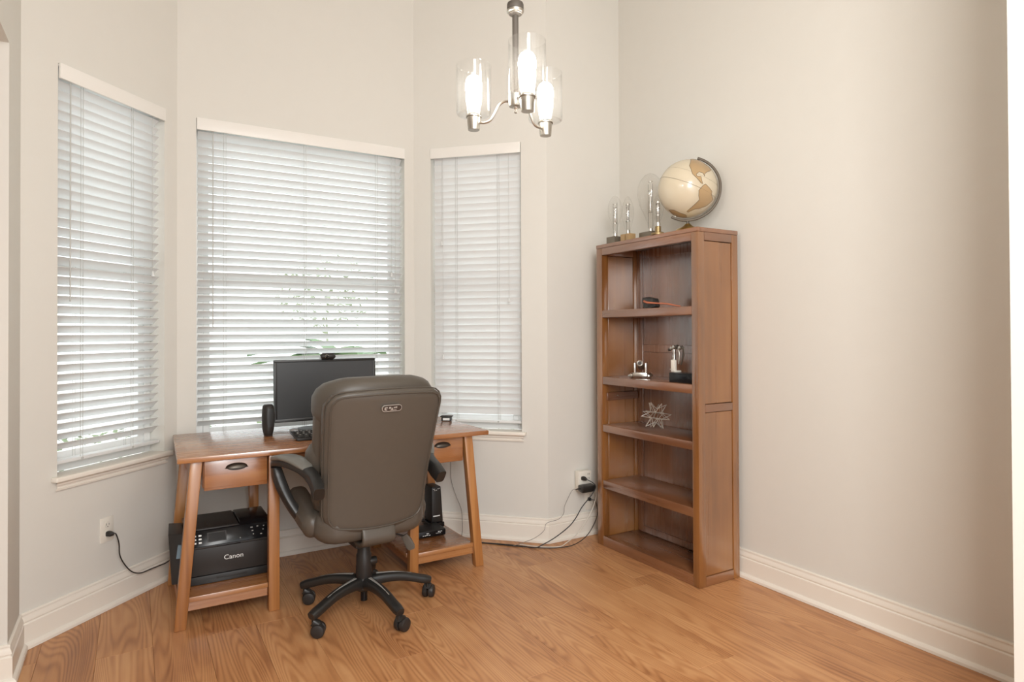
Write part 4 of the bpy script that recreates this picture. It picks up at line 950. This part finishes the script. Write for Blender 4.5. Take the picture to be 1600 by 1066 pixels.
p4 = thing('charging_cable', 'white cord curving from the splitter to the floor beside the bookcase', 'cord', (2.43, 3.13, .31))
build('plug', G().box(2.415, 2.440, 3.122, 3.158, .302, .328), PLAST, p4, bevel=.004)
build('cord', G().sweep(smooth_pts([(2.432, 3.122, .312), (2.452, 3.115, .298), (2.452, 3.11, .250), (2.418, 3.105, .180), (2.36, 3.10, .110), (2.29, 3.09, .055), (2.21, 3.085, .018), (2.15, 3.08, .006), (2.05, 3.14, .0065), (1.97, 3.225, .0105)], 6), .0050, n=8), WHCORD, p4, smooth=True)
tag(build('loose_cable', G().sweep(smooth_pts([(1.690, 3.58, .48), (1.693, 3.585, .36), (1.712, 3.555, .26), (1.735, 3.53, .18), (1.740, 3.525, .10), (1.735, 3.52, .03), (1.715, 3.525, .008), (1.66, 3.55, .008)], 5) , .0035, n=6), GREYC, loc=(1.69, 3.58, .48), smooth=True), 'thin grey cord hanging behind the right desk legs', 'cord')

# ------------------------------------------------------------------ outside
struct(build('ground_outside', G().box(-14, 18, 3.97, 30, -.30, -.20), CONC))
hg_ = G(); rnd = random.Random(5)
for _ in range(2600):
    x = rnd.uniform(-1.5, 4.2); y = rnd.uniform(6.0, 6.7); z = -.19 + rnd.uniform(0, .62) ; a_ = rnd.uniform(0, 6.28); b_ = rnd.uniform(-.8, .8); s_ = rnd.uniform(.02, .045)
    u = Vector((math.cos(a_), math.sin(a_), b_)).normalized() * s_; v = Vector((-math.sin(a_), math.cos(a_), rnd.uniform(-.6, .6))).normalized() * s_ * .6; c = Vector((x, y, z))
    hg_.add([c - u, c - v, c + u, c + v], [(0, 1, 2, 3)])
hd_ = tag(build('hedge', hg_, LEAF2, loc=(1.3, 6.35, -.19)), 'low green hedge outside behind the centre blind', 'hedge'); hd_['kind'] = 'stuff'
pm = thing('palm_plant', 'broad-leaved green plant outside the centre window above the monitor', 'plant', (1.55, 5.20, -.20))
build('stem', G().sweep(smooth_pts([(1.55, 5.20, -.199), (1.56, 5.20, .3), (1.50, 5.19, 1.02)], 4), .06, n=10), STEM, pm, smooth=True)
for ax_, el, ln in ((2.9, .30, .80), (2.6, .55, .75), (.3, .30, .75), (1.2, .6, .5), (3.3, .42, .85), (-.2, .45, .70), (2.2, .7, .6), (3.8, .40, .70), (4.4, .5, .6), (.8, .4, .7)):
    b0 = Vector((1.50, 5.19, 1.00)); dd = Vector((math.cos(ax_), math.sin(ax_) * .6, 0)); g = G(); L1 = []; L2 = []; L3 = []
    sd = Vector((-dd.y, dd.x, 0)).normalized()
    for k in range(11):
        t = k / 10; c = b0 + dd * ln * t * math.cos(el) + Vector((0, 0, 1)) * (ln * t * math.sin(el) - .30 * t * t * ln); w_ = .12 * math.sin(math.pi * min(1, .12 + t * .88)) + .004
        L1.append(c + sd * w_ + Vector((0, 0, .02))); L2.append(c); L3.append(c - sd * w_ + Vector((0, 0, .02)))
    vv = L1 + L2 + L3; ff = []
    for k in range(10): ff += [(k, k + 1, 12 + k, 11 + k), (11 + k, 12 + k, 23 + k, 22 + k)]
    build('leaf', g.add(vv, ff), LEAF, pm, smooth=True)
tr = thing('tree', 'round leafy tree standing far outside behind the centre blind', 'tree', (3.37, 13.0, -.20))
build('trunk', G().sweep([(3.37, 13.0, -.199), (3.40, 13.0, .7), (3.37, 13.0, 1.6)], [.06, .05, .04], n=10), LEAF3, tr, smooth=True)
g = G()
for _ in range(800):
    while True:
        q_ = Vector((rnd.uniform(-1, 1), rnd.uniform(-1, 1), rnd.uniform(-1, 1)))
        if q_.length < 1: break
    c = Vector((3.37 + q_.x * 1.05, 13.0 + q_.y * .9, 2.1 + q_.z * .85)); a_ = rnd.uniform(0, 6.28); s_ = rnd.uniform(.04, .08)
    u = Vector((math.cos(a_), math.sin(a_), rnd.uniform(-.8, .8))).normalized() * s_; v = Vector((-math.sin(a_), math.cos(a_), rnd.uniform(-.8, .8))).normalized() * s_ * .6
    g.add([c - u, c - v, c + u, c + v], [(0, 1, 2, 3)])
fo = build('foliage', g, LEAF3, tr); fo['kind'] = 'stuff'
